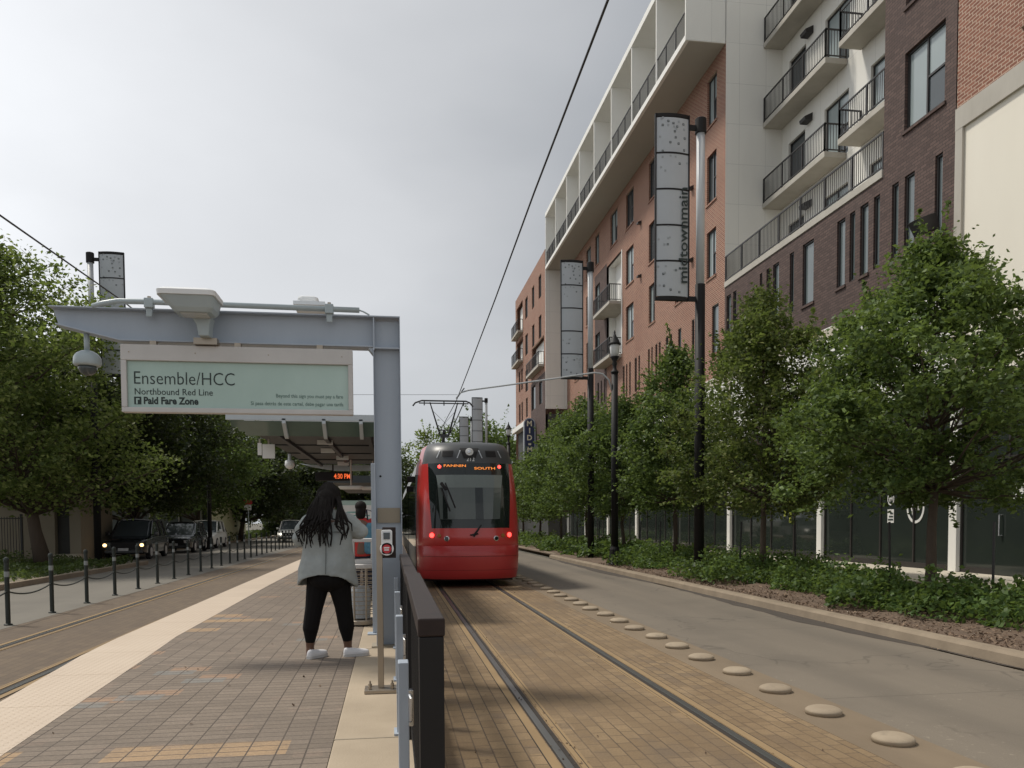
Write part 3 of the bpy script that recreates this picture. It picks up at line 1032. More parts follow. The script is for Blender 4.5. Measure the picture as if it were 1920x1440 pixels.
def disc_logo(y, z, r, name):
    t = MB()
    n = 28
    for i in range(n):
        a, b = 2 * math.pi * i / n, 2 * math.pi * (i + 1) / n
        p = [(y + q * r * math.cos(c) * .92, z + q * r * 1.15 * math.sin(c)) for q, c in ((1, a), (1, b), (.84, b), (.84, a))]
        t.prism(p, FX + .085, FX + .097, 'x')
    for (y0, z0, y1, z1) in ((.42, .5, .2, -.2), (.02, .55, .25, -.6), (.02, .55, -.02, -.15), (-.28, .6, -.02, -.15), (-.28, .6, -.3, -.4), (-.5, .3, -.3, -.4), (.5, .1, .25, -.6)):
        d = Vector((y1 - y0, z1 - z0)).normalized() * .05
        nx = (-d.y, d.x)
        t.prism([(y + r * (y0 + nx[0]), z + r * (z0 + nx[1])), (y + r * (y1 + nx[0]), z + r * (z1 + nx[1])), (y + r * (y1 - nx[0]), z + r * (z1 - nx[1])), (y + r * (y0 - nx[0]), z + r * (z0 - nx[1]))], FX + .087, FX + .096, 'x')
    return t.build(name, M['paper'], bd)


disc_logo(20.62, 2.02, .42, 'shop_emblem')
disc_logo(21.75, 2.26, .17, 'shop_emblem')
MB().box(FX + .088, FX + .098, 21.6, 21.9, 1.55, 1.95).build('notice', M['paper'], bd)
g = MB()
for k in range(3):
    g.box(FX + .083, FX + .087, 21.63, 21.87 - .05 * k, 1.62 + .09 * k, 1.67 + .09 * k)
g.build('notice_print', M['ink'], bd)
fl_ = thing('wall_floodlight', 'dark box floodlight on an arm on the dark brown brick wall', 'floodlight', (FX, 19.75, 9.3))
MB().prism([(13.75, 9.55), (14.3, 9.75), (14.42, 9.35), (13.95, 9.2)], 19.55, 19.95, 'y').build('lamp_head', M['rail'], fl_, bevel=.01)
MB().tube([(14.25, 19.75, 9.4), (14.3, 19.75, 9.1), (14.52, 19.75, 9.0)], .035).build('arm', M['rail'], fl_)

# ------------------------------------------------------------------ far wing of the block
fw = thing('apartment_wing', 'far brick wing with a tall white end wall behind the first block', 'apartment building', (12.7, 73, 0))
hw = []
for (a, b) in ((70.5, 71.7), (67.15, 68.4), (73.95, 75.4)):
    for (c, d) in ((20.6, 22.5), (17.2, 19.1)):
        hw.append((a, b, c, d, 1))
hw += [(73.95, 75.4, 13.8, 15.8, 1), (77.0, 77.9, 14.4, 16.4, 1), (78.4, 79.4, 14.4, 16.4, 1), (74.2, 75.2, 11.4, 13.2, 1), (77.0, 77.8, 11.4, 13.2, 1), (78.4, 79.4, 11.4, 13.2, 1)]
hw2 = [(70.1, 72.0, 11.6, 13.7, 1), (66.9, 68.3, 11.6, 13.5, 1)]
bays = [(66.05, 71.9, 14.7, 17.1), (76.8, 80.7, 20.0, 22.9), (76.8, 80.7, 17.2, 19.4)]
g = MB()
wall_holes(g, 12.7, 65.42, 81.3, 10.95, 23.9, hw + bays + [(65.42, 72.4, 10.9, 14.0)], .12)
g.quad((12.7, 81.3, 0), (12.7, 81.3, 23.9), (30, 81.3, 23.9), (30, 81.3, 0))
g.quad((12.7, 65.42, 23.9), (30, 65.42, 23.9), (30, 81.3, 23.9), (12.7, 81.3, 23.9))
g.build('brick_wall', M['redbrick'], fw)
g = MB()
wall_holes(g, 12.69, 65.43, 72.4, 8.6, 14.0, hw2, .12)
g.build('dark_brick_wall', M['darkbrick'], fw)
for (a, b, c, d, st) in hw:
    window(fw, 12.7, a, b, c, d, 0, .12, False, False)
for (a, b, c, d, st) in hw2:
    window(fw, 12.69, a, b, c, d, 0, .12, False, False)
for (a, b, c, d) in bays:
    MB().box(13.1, 13.2, a, b, c, d).build('bay_wall', M['whitewall'], fw)
    MB().box(13.06, 13.095, a + .8, a + 2.0, c + .1, d - .4).build('balcony_door', M['pane_d'], fw)
    s = MB().box(12.2, 13.2, a, b + .3, c - .2, c).build('balcony', M['slab'], fw)
    r = MB()
    railing(r, [(12.7, a + .05), (12.24, a + .05), (12.24, b + .25)], c, 1.07, .16)
    r.build('railing', M['rail'], s)
MB().box(12.7, 15.2, 65.32, 65.41, 10.9, 22.19).build('end_wall', M['panel'], fw)
g = MB().box(12.3, 13, 72.4, 81.3, 10.5, 10.94)
g.build('canopy_band', M['whitewall'], fw)
MB().box(12.9, 28, 65.5, 81.2, 0, 10.5).build('ground_floor_wall', M['shade'], fw)
bs = thing('blade_sign', 'navy blade sign with round top and cream vertical letters on far wing', 'sign', (12.2, 70, 8))
p = [(11.6, 7.0)] + [(12.12 + .52 * math.cos(a), 10.2 + .52 * math.sin(a)) for a in [math.pi - math.pi * i / 12 for i in range(13)]] + [(12.64, 7.0)]
MB().prism(p, 69.9, 70.15, 'y').build('sign_frame', M['banner'], bs)
p = [(11.7, 7.1)] + [(12.12 + .42 * math.cos(a), 10.2 + .42 * math.sin(a)) for a in [math.pi - math.pi * i / 12 for i in range(13)]] + [(12.54, 7.1)]
MB().prism(p, 69.86, 69.899, 'y').build('sign_face', M['signblue'], bs)
for i, ch in enumerate('MID'):
    text(ch, M['creamink'], bs, (12.12 - (.02 if ch != 'I' else 0), 69.85, 10.0 - .62 * i), (1, 0, 0), (0, 0, 1), None, .44, 'CENTER', .01, bold=.03)
MB().box(12.0, 12.24, 69.83, 69.858, 8.32, 8.48).build('sign_dash', M['creamink'], bs)
text('M', M['creamink'], bs, (12.12, 69.85, 7.72), (1, 0, 0), (0, 0, 1), None, .44, 'CENTER', .01, bold=.03)
# low red brick volume at the end of the street, beyond the trees
lb = thing('brick_building', 'low dark red brick building glimpsed beside the tram at the street end', 'building', (14, 92, 0))
g = MB()
wall_holes(g, 11.0, 84, 100, 0, 5.5, [(86, 88, .8, 3), (90, 92, .8, 3), (94, 96, .8, 3)], .15)
g.quad((11, 84, 0), (24, 84, 0), (24, 84, 5.5), (11, 84, 5.5))
g.quad((11, 84, 5.5), (24, 84, 5.5), (24, 100, 5.5), (11, 100, 5.5))
g.build('wall', M['redbrick'], lb)
for a in (86, 90, 94):
    window(lb, 11.0, a, a + 2, .8, 3, 1, .15, False, False)

# ------------------------------------------------------------------ gantry with the station sign
ga = thing('sign_gantry', 'grey blue steel gantry with cantilever beam on the platform', 'gantry', (-.03, 8.5, .37))
g = MB()
g.box(-.16, .1, 8.492, 8.508, .37, 3.75)
g.box(-.168, -.16, 8.4, 8.6, .37, 3.44).box(.1, .108, 8.4, 8.6, .37, 3.77)
g.build('column', M['blue'], ga, bevel=.003)
g = MB()
g.prism([(-3.25, 3.775), (-3.2, 3.62), (-2.62, 3.48), (-.168, 3.48), (-.168, 3.775)], 8.493, 8.507, 'y')
g.box(-3.26, .108, 8.4, 8.6, 3.772, 3.786)
g.prism([(-3.2, 3.62), (-2.62, 3.48), (-2.62, 3.468), (-3.2, 3.606)], 8.4, 8.6, 'y')
g.box(-2.62, -.17, 8.4, 8.6, 3.466, 3.48)
g.build('beam', M['blue'], ga, bevel=.002)
g = MB().box(-.166, -.152, 8.41, 8.59, 3.44, 3.771)
g.build('stiffener', M['blue'], ga)
g = MB().box(-.15, .1, 8.41, 8.59, 3.455, 3.468)
g.build('stiffener', M['blue'], ga)
g = MB().prism([(-.17, 3.465), (-.22, 3.465), (-.17, 3.40)], 8.42, 8.58, 'y')
g.build('bracket', M['blue'], ga)
MB().box(-.145, .088, 8.47, 8.49, 1.665, 1.82).build('notice_plate', M['tan'], ga)
MB().box(-.22, .16, 8.36, 8.64, .371, .385).build('base_plate', M['tan'], ga)
g = MB()
g.lathe([(.012, 0), (.012, .01)], (-.11, 8.485, 2.15), 10, 'y')
g.build('screw', M['black'], ga)
# conduit on top of the beam
g = MB().tube([(-2.86, 8.42, 3.79), (-2.76, 8.41, 3.82), (-2.62, 8.4, 3.845), (-2.4, 8.4, 3.848), (-.3, 8.4, 3.833)], .028, 10)
cn = g.build('conduit', M['greyp'], ga, smooth=True)
MB().tube([(-.3, 8.4, 3.833), (-.26, 8.4, 3.82), (-.2, 8.41, 3.79)], .008, 6).build('cable', M['greyp'], cn)
for x in (-2.33, -.6):
    b = MB().box(x - .042, x + .042, 8.36, 8.44, 3.785, 3.88).box(x - .03, x + .03, 8.385, 8.399, 3.70, 3.785)
    b = b.build('clamp', M['greyp'], cn, bevel=.01)
    MB().lathe([(.018, 0), (.018, .02)], (x, 8.4, 3.88), 8).build('bolt', M['steel'], b)

sg = thing('station_sign', 'pale green glass sign board reading Ensemble/HCC in aluminium frame under the gantry beam', 'sign', (-1.48, 8.4, 2.77))
g = MB()
g.box(-2.6, -.375, 8.36, 8.46, 3.27, 3.425)
g.box(-2.6, -.375, 8.36, 8.46, 2.765, 2.815)
g.box(-2.6, -2.548, 8.36, 8.46, 2.815, 3.27)
g.box(-.42, -.375, 8.36, 8.46, 2.815, 3.27)
g.build('sign_frame', M['alu'], sg, bevel=.006)
MB().box(-2.547, -.421, 8.395, 8.43, 2.816, 3.269).build('sign_panel', M['signglass'], sg)
for x in (-2.3, -1.5, -.7):
    MB().box(x - .03, x + .03, 8.38, 8.44, 3.425, 3.466).build('hanger', M['steel'], sg)
Y = 8.394
text('Ensemble/HCC', M['ink'], sg, (-2.5, Y, 3.045), (1, 0, 0), (0, 0, 1), .95, .125, bold=-.008)
text('Northbound Red Line', M['ink'], sg, (-2.49, Y, 2.942), (1, 0, 0), (0, 0, 1), .735, .062, bold=.0)
text('Paid Fare Zone', M['ink'], sg, (-2.405, Y, 2.852), (1, 0, 0), (0, 0, 1), .515, .066, bold=.034)
pc = MB().box(-2.49, -2.425, Y - .003, Y, 2.845, 2.92).build('pictogram', M['ink'], sg)
g = MB().box(-2.472, -2.458, Y - .006, Y - .0031, 2.85, 2.905).box(-2.4578, -2.44, Y - .006, Y - .0031, 2.89, 2.905)
g.build('pictogram_figure', M['signglass'], pc)
text('Beyond this sign you must pay a fare', M['smear'], sg, (-1.14, Y, 2.935), (1, 0, 0), (0, 0, 1), .66, .036, bold=.0)
text('Si pasa detrás de este cartel, debe pagar una tarifa', M['smear'], sg, (-1.385, Y, 2.856), (1, 0, 0), (0, 0, 1), .91, .036, bold=.0)
# dome camera
dc = thing('dome_camera', 'grey dome security camera hanging from the left tip of the gantry beam', 'security camera', (-2.95, 8.5, 3.55))
MB().tube([(-2.95, 8.5, 3.555), (-2.95, 8.5, 3.36)], .026, 12).build('stem', M['greyp'], dc, smooth=True)
MB().lathe([(.03, .215), (.06, .205), (.095, .185), (.108, .17), (.112, .165), (.125, .14), (.128, .08), (.12, .065), (.1, .06)], (-2.95, 8.5, 3.165), 24).build('housing', M['greyp'], dc, smooth=True)
MB().lathe([(.088, .066), (.085, .03), (.068, .0), (.04, -.022), (.01, -.03)], (-2.95, 8.5, 3.162), 20).build('dome', M['pane_d'], dc, smooth=True)
def rr(x0, x1, z0, z1, r, n=5):
    p = []
    for (cx, cz, a0) in ((x1 - r, z1 - r, 0), (x0 + r, z1 - r, 90), (x0 + r, z0 + r, 180), (x1 - r, z0 + r, 270)):
        for i in range(n + 1):
            a = rad(a0 + 90 * i / n)
            p.append((cx + r * math.cos(a), cz + r * math.sin(a)))
    return p



# area light, small rear light
al = thing('area_light', 'white shoebox area light on a bracket in front of the gantry beam', 'light fixture', (-1.87, 8.2, 3.6))


def shoebox(cx, cy, z0, z1, w0, w1, d0, d1):
    g = MB()
    rings = []
    for (z, w, d) in ((z0, w0, d0), (z0 + (z1 - z0) * .6, w1 * .98, d1 * .98), (z0 + (z1 - z0) * .78, w1, d1), (z1 - .012, w1 * .97, d1 * .95), (z1, w1 * .8, d1 * .8)):
        ring = []
        for i in range(24):
            a = 2 * math.pi * i / 24
            c, s_ = math.cos(a), math.sin(a)
            ring.append((cx + w / 2 * math.copysign(abs(c) ** .45, c), cy + d / 2 * math.copysign(abs(s_) ** .45, s_), z))
        rings.append(ring)
    return g.loft(rings)


g = MB()
rings = []
for (z, x0, x1, y0, y1) in ((3.665, -2.0, -1.665, 7.98, 8.24), (3.70, -2.03, -1.64, 7.95, 8.27), (3.80, -2.115, -1.628, 7.90, 8.32)):
    rings.append([(p[0], p[1], z) for p in rr(x0, x1, y0, y1, .05)])
hd = g.loft(rings).build('lamp_head', M['greyp'], al)
g = MB()
rings = []
for (z, k) in ((3.801, .0), (3.845, .004), (3.868, -.03), (3.878, -.10)):
    rings.append([(p[0], p[1], z) for p in rr(-2.135 - k, -1.612 + k, 7.885 - k, 8.335 + k, .06)])
g.loft(rings).build('lamp_lid', M['white'], hd)
MB().box(-1.95, -1.71, 8.02, 8.2, 3.655, 3.664).build('lens', M['lampglass'], hd)
MB().prism([(-1.90, 3.68), (-1.71, 3.68), (-1.73, 3.6), (-1.735, 3.49), (-1.83, 3.49), (-1.85, 3.6)], 8.2, 8.39, 'y').build('bracket', M['greyp'], al, bevel=.01)
MB().box(-1.9, -1.68, 8.3, 8.42, 3.43, 3.492).build('mount', M['steel'], al)
rl = thing('area_light', 'small white light fixture seen over the far side of the gantry beam', 'light fixture', (-.84, 9.0, 3.85))
shoebox(-.86, 9.0, 3.97, 4.095, .26, .22, .3, .26).build('lamp_head', M['white'], rl)
MB().box(-.98, -.66, 8.61, 9.14, 3.93, 3.965).build('bracket', M['white'], rl)

# ------------------------------------------------------------------ fare card reader post
cv = thing('fare_card_reader', 'white card reader with red disc on a steel post bolted to the platform', 'card reader', (-.09, 6.2, .37))
MB().box(-.22, .03, 6.1, 6.3, .372, .40).build('base_plate', M['steel'], cv, bevel=.004)
for (x, y) in ((-.18, 6.14), (-.18, 6.26), (-.01, 6.14), (-.01, 6.26)):
    MB().lathe([(.014, 0), (.014, .02), (.007, .02), (.007, .042)], (x, y, .40), 6).build('bolt', M['steel'], cv)
MB().box(-.118, -.072, 6.175, 6.225, .40, 1.62).build('post', M['steel'], cv, bevel=.004)
MB().box(-.071, .03, 6.17, 6.20, 1.40, 1.635).build('back_plate', M['blackcap'], cv, bevel=.004)


bo = MB().prism(rr(-.079, .003, 1.43, 1.615, .016), 6.10, 6.168, 'y')
bo.lathe([(.05, -.03), (.052, 0), (.052, .03)], (-.038, 6.13, 1.472), 28, 'y')
bo.prism(rr(-.088, .012, 1.425, 1.52, .046, 8), 6.105, 6.165, 'y')
bo = bo.build('reader_body', M['white'], cv, bevel=.004)
MB().box(-.062, -.014, 6.093, 6.0995, 1.545, 1.595).build('display', M['pane_d'], bo)
dk = MB().lathe([(.034, 0), (.034, .006)], (-.038, 6.093, 1.472), 28, 'y').build('red_disc', M['signred'], bo)
g = MB().box(-.06, -.02, 6.091, 6.0929, 1.476, 1.486).box(-.058, -.022, 6.091, 6.0929, 1.46, 1.469)
g.build('disc_print', M['paper'], dk)

# ------------------------------------------------------------------ black barrier panels and grey flat posts along the platform edge
lab = ['nearest black barrier panel, its solid end facing the camera', 'second black barrier panel beyond the nearest one', 'third black barrier panel, beside the gantry column', 'farthest black barrier panel, near the tram']
for i, (a, b, h) in enumerate(((2.55, 4.84, 1.37), (4.88, 8.3, 1.345), (8.34, 11.9, 1.33), (11.94, 15.4, 1.32))):
    t = thing('platform_barrier', lab[i], 'barrier', (.12, (a + b) / 2, .37), 'black barrier panels along the platform edge')
    MB().box(.078, .165, a, b, h - .06, h).build('top_rail', M['blackcap'], t, bevel=.006)
    MB().box(.082, .161, a, a + .06, .372, h - .061).build('post', M['black'], t, bevel=.003)
    MB().box(.085, .158, b - .06, b, .372, h - .061).build('post', M['black'], t, bevel=.003)
    g = MB()
    k = int((b - a - .12) / .105)
    for j in range(1, k):
        y = a + .06 + (b - a - .12) * j / k
        g.box(.105, .135, y - .014, y + .014, .46, h - .061)
    g.box(.10, .14, a + .061, b - .061, .43, .46)
    g.build('pickets', M['black'], t)
for x in (-.13, .07):
    for y in (8.38, 8.62):
        MB().lathe([(.014, 0), (.014, .014), (.008, .014), (.008, .03)], (x, y, .385), 6).build('anchor_bolt', M['steel'], ga)
for x in (-2.52, -1.9, -1.2, -.48):
    MB().lathe([(.007, 0), (.007, .004)], (x, 8.356, 3.35), 8, 'y').build('screw', M['steel'], sg)
lab = ['nearest flat grey blue post with a silver latch beside the black barrier', 'second flat grey blue post with a latch beside the black barrier', 'third flat grey blue post beside the black barrier', 'fourth flat grey blue post beside the black barrier', 'farthest flat grey blue post, just behind the gantry column']
for i, y in enumerate((3.3, 4.93, 6.61, 8.29, 9.95)):
    t = thing('barrier_post', lab[i], 'post', (.04, y, .37), 'grey blue flat posts on the platform edge')
    MB().box(.018, .062, y - .012, y + .075, .372, 1.1).build('bar', M['blue'], t, bevel=.004)
    MB().box(.0, .076, y - .05, y + .11, .372, .384).build('base_plate', M['blue'], t)
    if i < 3:
        MB().tube([(.063, y - .03, .86), (.068, y - .05, .87), (.07, y - .05, .96), (.063, y - .03, .97)], .007, 6).build('latch', M['chrome'], t)
        MB().box(.06, .08, y - .028, y + .01, .84, .99).build('latch_plate', M['chrome'], t, bevel=.003)
# slim post behind the gantry column
t = thing('platform_post', 'slim grey blue post standing just left of the gantry column', 'post', (-.22, 9.4, .37))
MB().box(-.23, -.185, 9.38, 9.43, .384, 2.35).build('post', M['blue'], t, bevel=.004)
MB().box(-.29, -.13, 9.3, 9.5, .372, .385).build('base_plate', M['blue'], t)

# ------------------------------------------------------------------ litter bin
tb = thing('litter_bin', 'round steel wire litter bin with a pale hood on the platform', 'litter bin', (-.4, 10.3, .37))
g = MB()
for z in [.52 + .055 * i for i in range(11)]:
    pts = [(-.4 + .185 * math.cos(a), 10.3 + .185 * math.sin(a), z) for a in [2 * math.pi * i / 28 for i in range(29)]]
    g.tube(pts, .006, 5, False)
g.build('wire_basket', M['steel'], tb)
for k in range(8):
    a = 2 * math.pi * (k + .5) / 8
    MB().box(-.012, .012, -.004, .004, 0, .62)
    x, y = -.4 + .19 * math.cos(a), 10.3 + .19 * math.sin(a)
    MB().tube([(x, y, .44), (x, y, 1.1)], .013, 6).build('bar', M['steel'], tb)
MB().lathe([(.19, 0), (.21, .005), (.21, .05), (.2, .06), (.17, .06)], (-.4, 10.3, .385), 28).build('base_ring', M['steel'], tb, smooth=False)
MB().lathe([(.12, 0), (.13, .35), (.1, .4)], (-.4, 10.3, .46), 14).build('litter_bag', M['banner'], tb)
MB().lathe([(.2, 0), (.21, .01), (.21, .05), (.19, .06)], (-.4, 10.3, 1.09), 28).build('rim', M['alu'], tb)
g = MB()
hx0, hx1 = -.50, -.245
g.box(hx0, hx1, 10.2, 10.42, 1.42, 1.465).box(hx0, hx1, 10.2, 10.42, 1.15, 1.2).box(hx0, hx0 + .03, 10.2, 10.42, 1.2, 1.42).box(hx1 - .02, hx1, 10.2, 10.42, 1.2, 1.42)
g.build('hood', M['alu'], tb, bevel=.008)

# ------------------------------------------------------------------ station shelter
st = thing('station_shelter', 'platform shelter with a long dark roof and pale green glass front louvres', 'shelter', (-1.4, 18, .37))
g = MB()
g.prism([(14.35, 3.27), (24.0, 3.36), (24.0, 3.46), (14.35, 3.37)], -2.42, .08, 'x')
g.build('roof', M['canopyroof'], st)
g = MB()
for y in [15 + 2.3 * i for i in range(4)]:
    g.box(-2.42, .08, y, y + .1, 3.245 + .0093 * (y - 14.35), 3.3 + .0093 * (y - 14.35))
for x in (-2.0, -1.2, -.4):
    g.prism([(14.36, 3.2), (24, 3.29), (24, 3.37), (14.36, 3.28)], x - .04, x + .04, 'x')
g.build('roof_joists', M['canopyroof'], st)
g = MB()
g.box(-2.72, .08, 13.98, 14.04, 3.39, 3.5)
g.build('fascia', M['fascia'], st, bevel=.004)
for (z, y) in ((3.37, 14.06), (3.31, 14.16), (3.25, 14.26)):
    MB().prism([(y, z + .02), (y + .14, z - .07), (y + .14, z - .08), (y, z + .01)], -2.66 + (3.37 - z) * 1.6, .08, 'x').build('glass_louvre', M['canopyglass'], st)
for x in (-1.78, -1.12, -.5):
    MB().prism([(13.98, 3.42), (14.4, 3.24), (14.4, 3.12), (14.3, 3.14), (13.98, 3.34)], x - .03, x + .03, 'x').build('bracket', M['fascia'], st)
g = MB()
g.prism([(-2.66, 3.38), (-2.3, 3.34), (.05, 3.33), (.05, 3.17), (-1.6, 3.17), (-2.2, 3.26)], 24.02, 24.12, 'y')
g.build('end_beam', M['fascia'], st)
for (x, y) in ((-.1, 15), (-.1, 19), (-.1, 23.6)):
    MB().box(x - .06, x + .06, y - .06, y + .06, .372, 3.13).build('column', M['blue'], st)
for y in (16.2, 18.2, 20.2, 22.2):
    MB().box(-1.55 + .1 * (y % 3), -1.25 + .1 * (y % 3), y, y + .05, 3.2, 3.3).build('strip_light', M['white'], st)
# second shelter farther along the platform
s2 = thing('station_shelter', 'second shelter roof farther along the platform behind the lit time display', 'shelter', (-1.4, 34, .37))
MB().box(-2.3, .08, 30, 44, 3.2, 3.36).build('roof', M['canopyroof'], s2)
MB().box(-2.3, .08, 29.9, 29.99, 3.1, 3.36).build('fascia', M['canopyroof'], s2)
for y in (31, 37, 43):
    MB().box(-.16, -.04, y - .06, y + .06, .372, 3.19).build('column', M['blue'], s2)
# hanging small white boards
for i, (x, z0, z1) in enumerate(((-2.4, 2.92, 3.14), (-2.24, 2.86, 3.12))):
    t = thing('hanging_board', ['narrow white board hanging from the left edge of the shelter roof', 'wider white board with fine print under the left edge of the shelter roof'][i], 'sign', (x, 15.5, 3.0))
    MB().box(x - (.035 if i == 0 else .11), x + (.035 if i == 0 else .11), 15.4, 15.44, z0, z1).build('panel', M['paper'], t)
    MB().box(x - .015, x + .015, 15.41, 15.43, z1, 3.22).build('hanger', M['steel'], t)
t = thing('dome_camera', 'small white dome camera under the shelter roof left of the time display', 'security camera', (-2.3, 18.2, 2.95))
MB().lathe([(.04, .25), (.04, .12), (.1, .1), (.11, .0), (.08, -.05), (.03, -.08)], (-2.2, 18.2, 2.92), 16).build('housing', M['white'], t, smooth=True)
# time display
ld = thing('time_display', 'black hanging display with glowing orange digits under the shelter roof', 'display', (-1.5, 22.5, 2.9))
MB().box(-2.05, -1.05, 22.5, 22.68, 2.80, 3.04).build('housing', M['black'], ld, bevel=.01)
MB().box(-1.6, -1.56, 22.56, 22.6, 3.041, 3.25).build('hanger', M['black'], ld)
text('4:30 PM', M['ledred'], ld, (-1.55, 22.49, 2.86), (1, 0, 0), (0, 0, 1), .44, .13, bold=.02)
# map panel
mpn = thing('map_panel', 'lit pale green information panel on the platform behind the woman', 'information panel', (-.75, 17, .37))
MB().box(-1.06, -.24, 17.0, 17.08, 1.15, 2.12).build('panel', M['signglass'], mpn, bevel=.01)
MB().box(-1.02, -.3, 16.985, 16.999, 1.2, 2.02).build('poster', M['paper'], mpn)
g = MB()
for k in range(3):
    g.box(-.92, -.5 + .05 * k, 16.978, 16.984, 1.86 - .07 * k, 1.885 - .07 * k)
g.build('poster_print', M['tealpaper'], mpn)
g = MB().box(-1.0, -.95, 17.02, 17.06, .372, 1.15).box(-.35, -.3, 17.02, 17.06, .372, 1.15)
g.build('legs', M['blue'], mpn)
for (x, y, lbl) in ((-.95, 19.5, 'white hanging light box just above the head of the woman'), (-.45, 19.9, 'white hanging light box beside the gantry column, right of its twin')):
    t = thing('hanging_light', lbl, 'light fixture', (x, y, 2.8), 'hanging light boxes under the shelter')
    shoebox(x, y, 2.45, 2.53, .5, .6, .4, .5).build('lamp_head', M['white'], t)
    MB().tube([(x, y, 2.53), (x, y, 3.15)], .02).build('stem', M['steel'], t)

# ------------------------------------------------------------------ tram
tr = thing('tram', 'red and black tram seen from behind on the right hand track, red lamps lit', 'tram', (1.93, 20, 0))
XC, YR = 1.94, 19.55
zr = [.24, .27, .45, .8, 1.06, 1.07, 1.085, 1.3, 1.5, 1.7, 1.9, 2.1, 2.35, 2.6, 2.85, 3.0, 3.12, 3.25, 3.42, 3.56, 3.65, 3.69]
wz = [(.24, 1.24), (.45, 1.275), (1.07, 1.285), (1.6, 1.28), (2.4, 1.25), (3.12, 1.18), (3.42, 1.11), (3.6, 1.04), (3.69, .98)]
dz = [(.24, .12), (.35, .03), (.8, .0), (1.06, 0), (1.07, .015), (1.085, .0), (1.5, .03), (2.1, .12), (2.6, .22), (3.12, .36), (3.42, .46), (3.56, .58), (3.65, .75), (3.69, 1.0)]
bz = [(.24, .75), (1.5, .755), (3.12, .865), (3.69, .96)]
S0 = [0, .1, .2, .3, .4, .5, .6, .7, .8, .9, 1.0]
S1 = [.15, .35, .55, .72, .86, .95, 1.0]


def tram_pt(z, s):
    w, d = ip(wz, z), ip(dz, z)
    a = abs(s)
    y = .95 * (1 - max(0, 1 - a ** 2.6) ** (1 / 2.6))
    return (XC + w * s, YR + d + y, z)


cols = [-1] + [None] * 0
parts_ = {'body_shell': MB(), 'lower_skirt': MB(), 'rear_window': MB(), 'roof_fairing': MB()}
for i in range(len(zr) - 1):
    za, zb = zr[i], zr[i + 1]

    def row(z):
        b = ip(bz, z)
        half = [b * q for q in S0] + [b + (1 - b) * q for q in S1]
        return [-q for q in half[::-1]] + half[1:]
    ra, rb = row(za), row(zb)
    nb = len(S1)
    for k in range(len(ra) - 1):
        inside = nb <= k < len(ra) - 1 - nb
        if za >= 1.5 and zb <= 3.12 and inside:
            key = 'rear_window'
        elif za >= 3.12 and (nb - 5 <= k < len(ra) - 1 - nb + 5):
            key = 'roof_fairing'
        elif zb <= 1.07:
            key = 'lower_skirt'
        else:
            key = 'body_shell'
        parts_[key].quad(tram_pt(za, ra[k]), tram_pt(za, ra[k + 1]), tram_pt(zb, rb[k + 1]), tram_pt(zb, rb[k]))
# red corner return towards the sides
for sgn in (-1, 1):
    g = parts_['body_shell']
    for i in range(len(zr) - 1):
        za, zb = zr[i], zr[i + 1]
        for (t0, t1) in ((0, .35), (.35, .9)):
            q = []
            for (z, t) in ((za, t0), (za, t1), (zb, t1), (zb, t0)):
                w, d = ip(wz, z), ip(dz, z)
                q.append((XC + sgn * (w + (1.315 - w) * t * .5 * (1 if z < 3.2 else .6)), YR + d + .95 + t, z))
            g.quad(*(q if sgn > 0 else q[::-1]))
bodyo = None
for key, mt_ in (('body_shell', 'red'), ('lower_skirt', 'reddk'), ('rear_window', 'trglass'), ('roof_fairing', 'roofgrey')):
    o = parts_[key].build(key, M[mt_], tr, weld=.0005, smooth=True)
    if key == 'rear_window':
        rwin = o
    if key == 'roof_fairing':
        roofo = o
    if key == 'body_shell':
        bodyo = o
g = MB()
for (za, zb) in ((.80, .808), (.46, .466)):
    ss = [-.97 + 1.94 * i / 40 for i in range(41)]
    g.grid([[(lambda p: (p[0], p[1] - .003, p[2]))(tram_pt(z, q)) for q in ss] for z in (za, zb)])
g.build('panel_seam', M['black'], tr)
# sides: dark window band, pale roof cove, lower panels, one section after another
x0, x1 = XC - 1.32, XC + 1.32
for (a, b) in ((21.4, 30.0), (30.6, 36.5), (37.1, 46.0)):
    MB().prism([(x0 + .05, .28), (x0, .45), (x0, .95), (x1, .95), (x1, .45), (x1 - .05, .28)], a, b, 'y').build('side_panel', M['roofgrey'], tr)
    MB().prism([(x0 + .004, .951), (x0 + .02, 2.9), (x1 - .02, 2.9), (x1 - .004, .951)], a, b, 'y').build('window_band', M['trglass'], tr)
    MB().prism([(x0 + .015, 2.901), (x0 + .06, 3.2), (x0 + .3, 3.52), (x1 - .3, 3.52), (x1 - .06, 3.2), (x1 - .015, 2.901)], a, b, 'y').build('roof_cove', M['banner'], tr)
for a in (30.0, 36.5):
    MB().box(x0 + .12, x1 - .12, a, a + .6, .35, 3.4).build('bellows', M['black'], tr)
MB().box(x0 + .2, x1 - .2, 20.3, 46, .16, .3).build('underframe', M['black'], tr)
for y in (22.5, 24.3, 32.7, 34.3, 42, 44):
    for x in (1.177, 2.62):
        MB().lathe([(.3, -.06), (.3, .06)], (x, y, .31), 20, 'x').build('wheel', M['groove'], tr)
for y, z in ((21.6, 2.72), (22.6, 2.5)):
    MB().box(x0 - .2, x0 - .002, y, y + .1, z, z + .16).build('side_camera', M['black'], tr, bevel=.02)
# window interior shapes, wiper, lamps, number, destination
g = MB()
yw = YR + .015


def on_tram(x, z, out=.012):
    p = tram_pt(z, (x - XC) / ip(wz, z))
    return (p[0], p[1] - out, p[2])


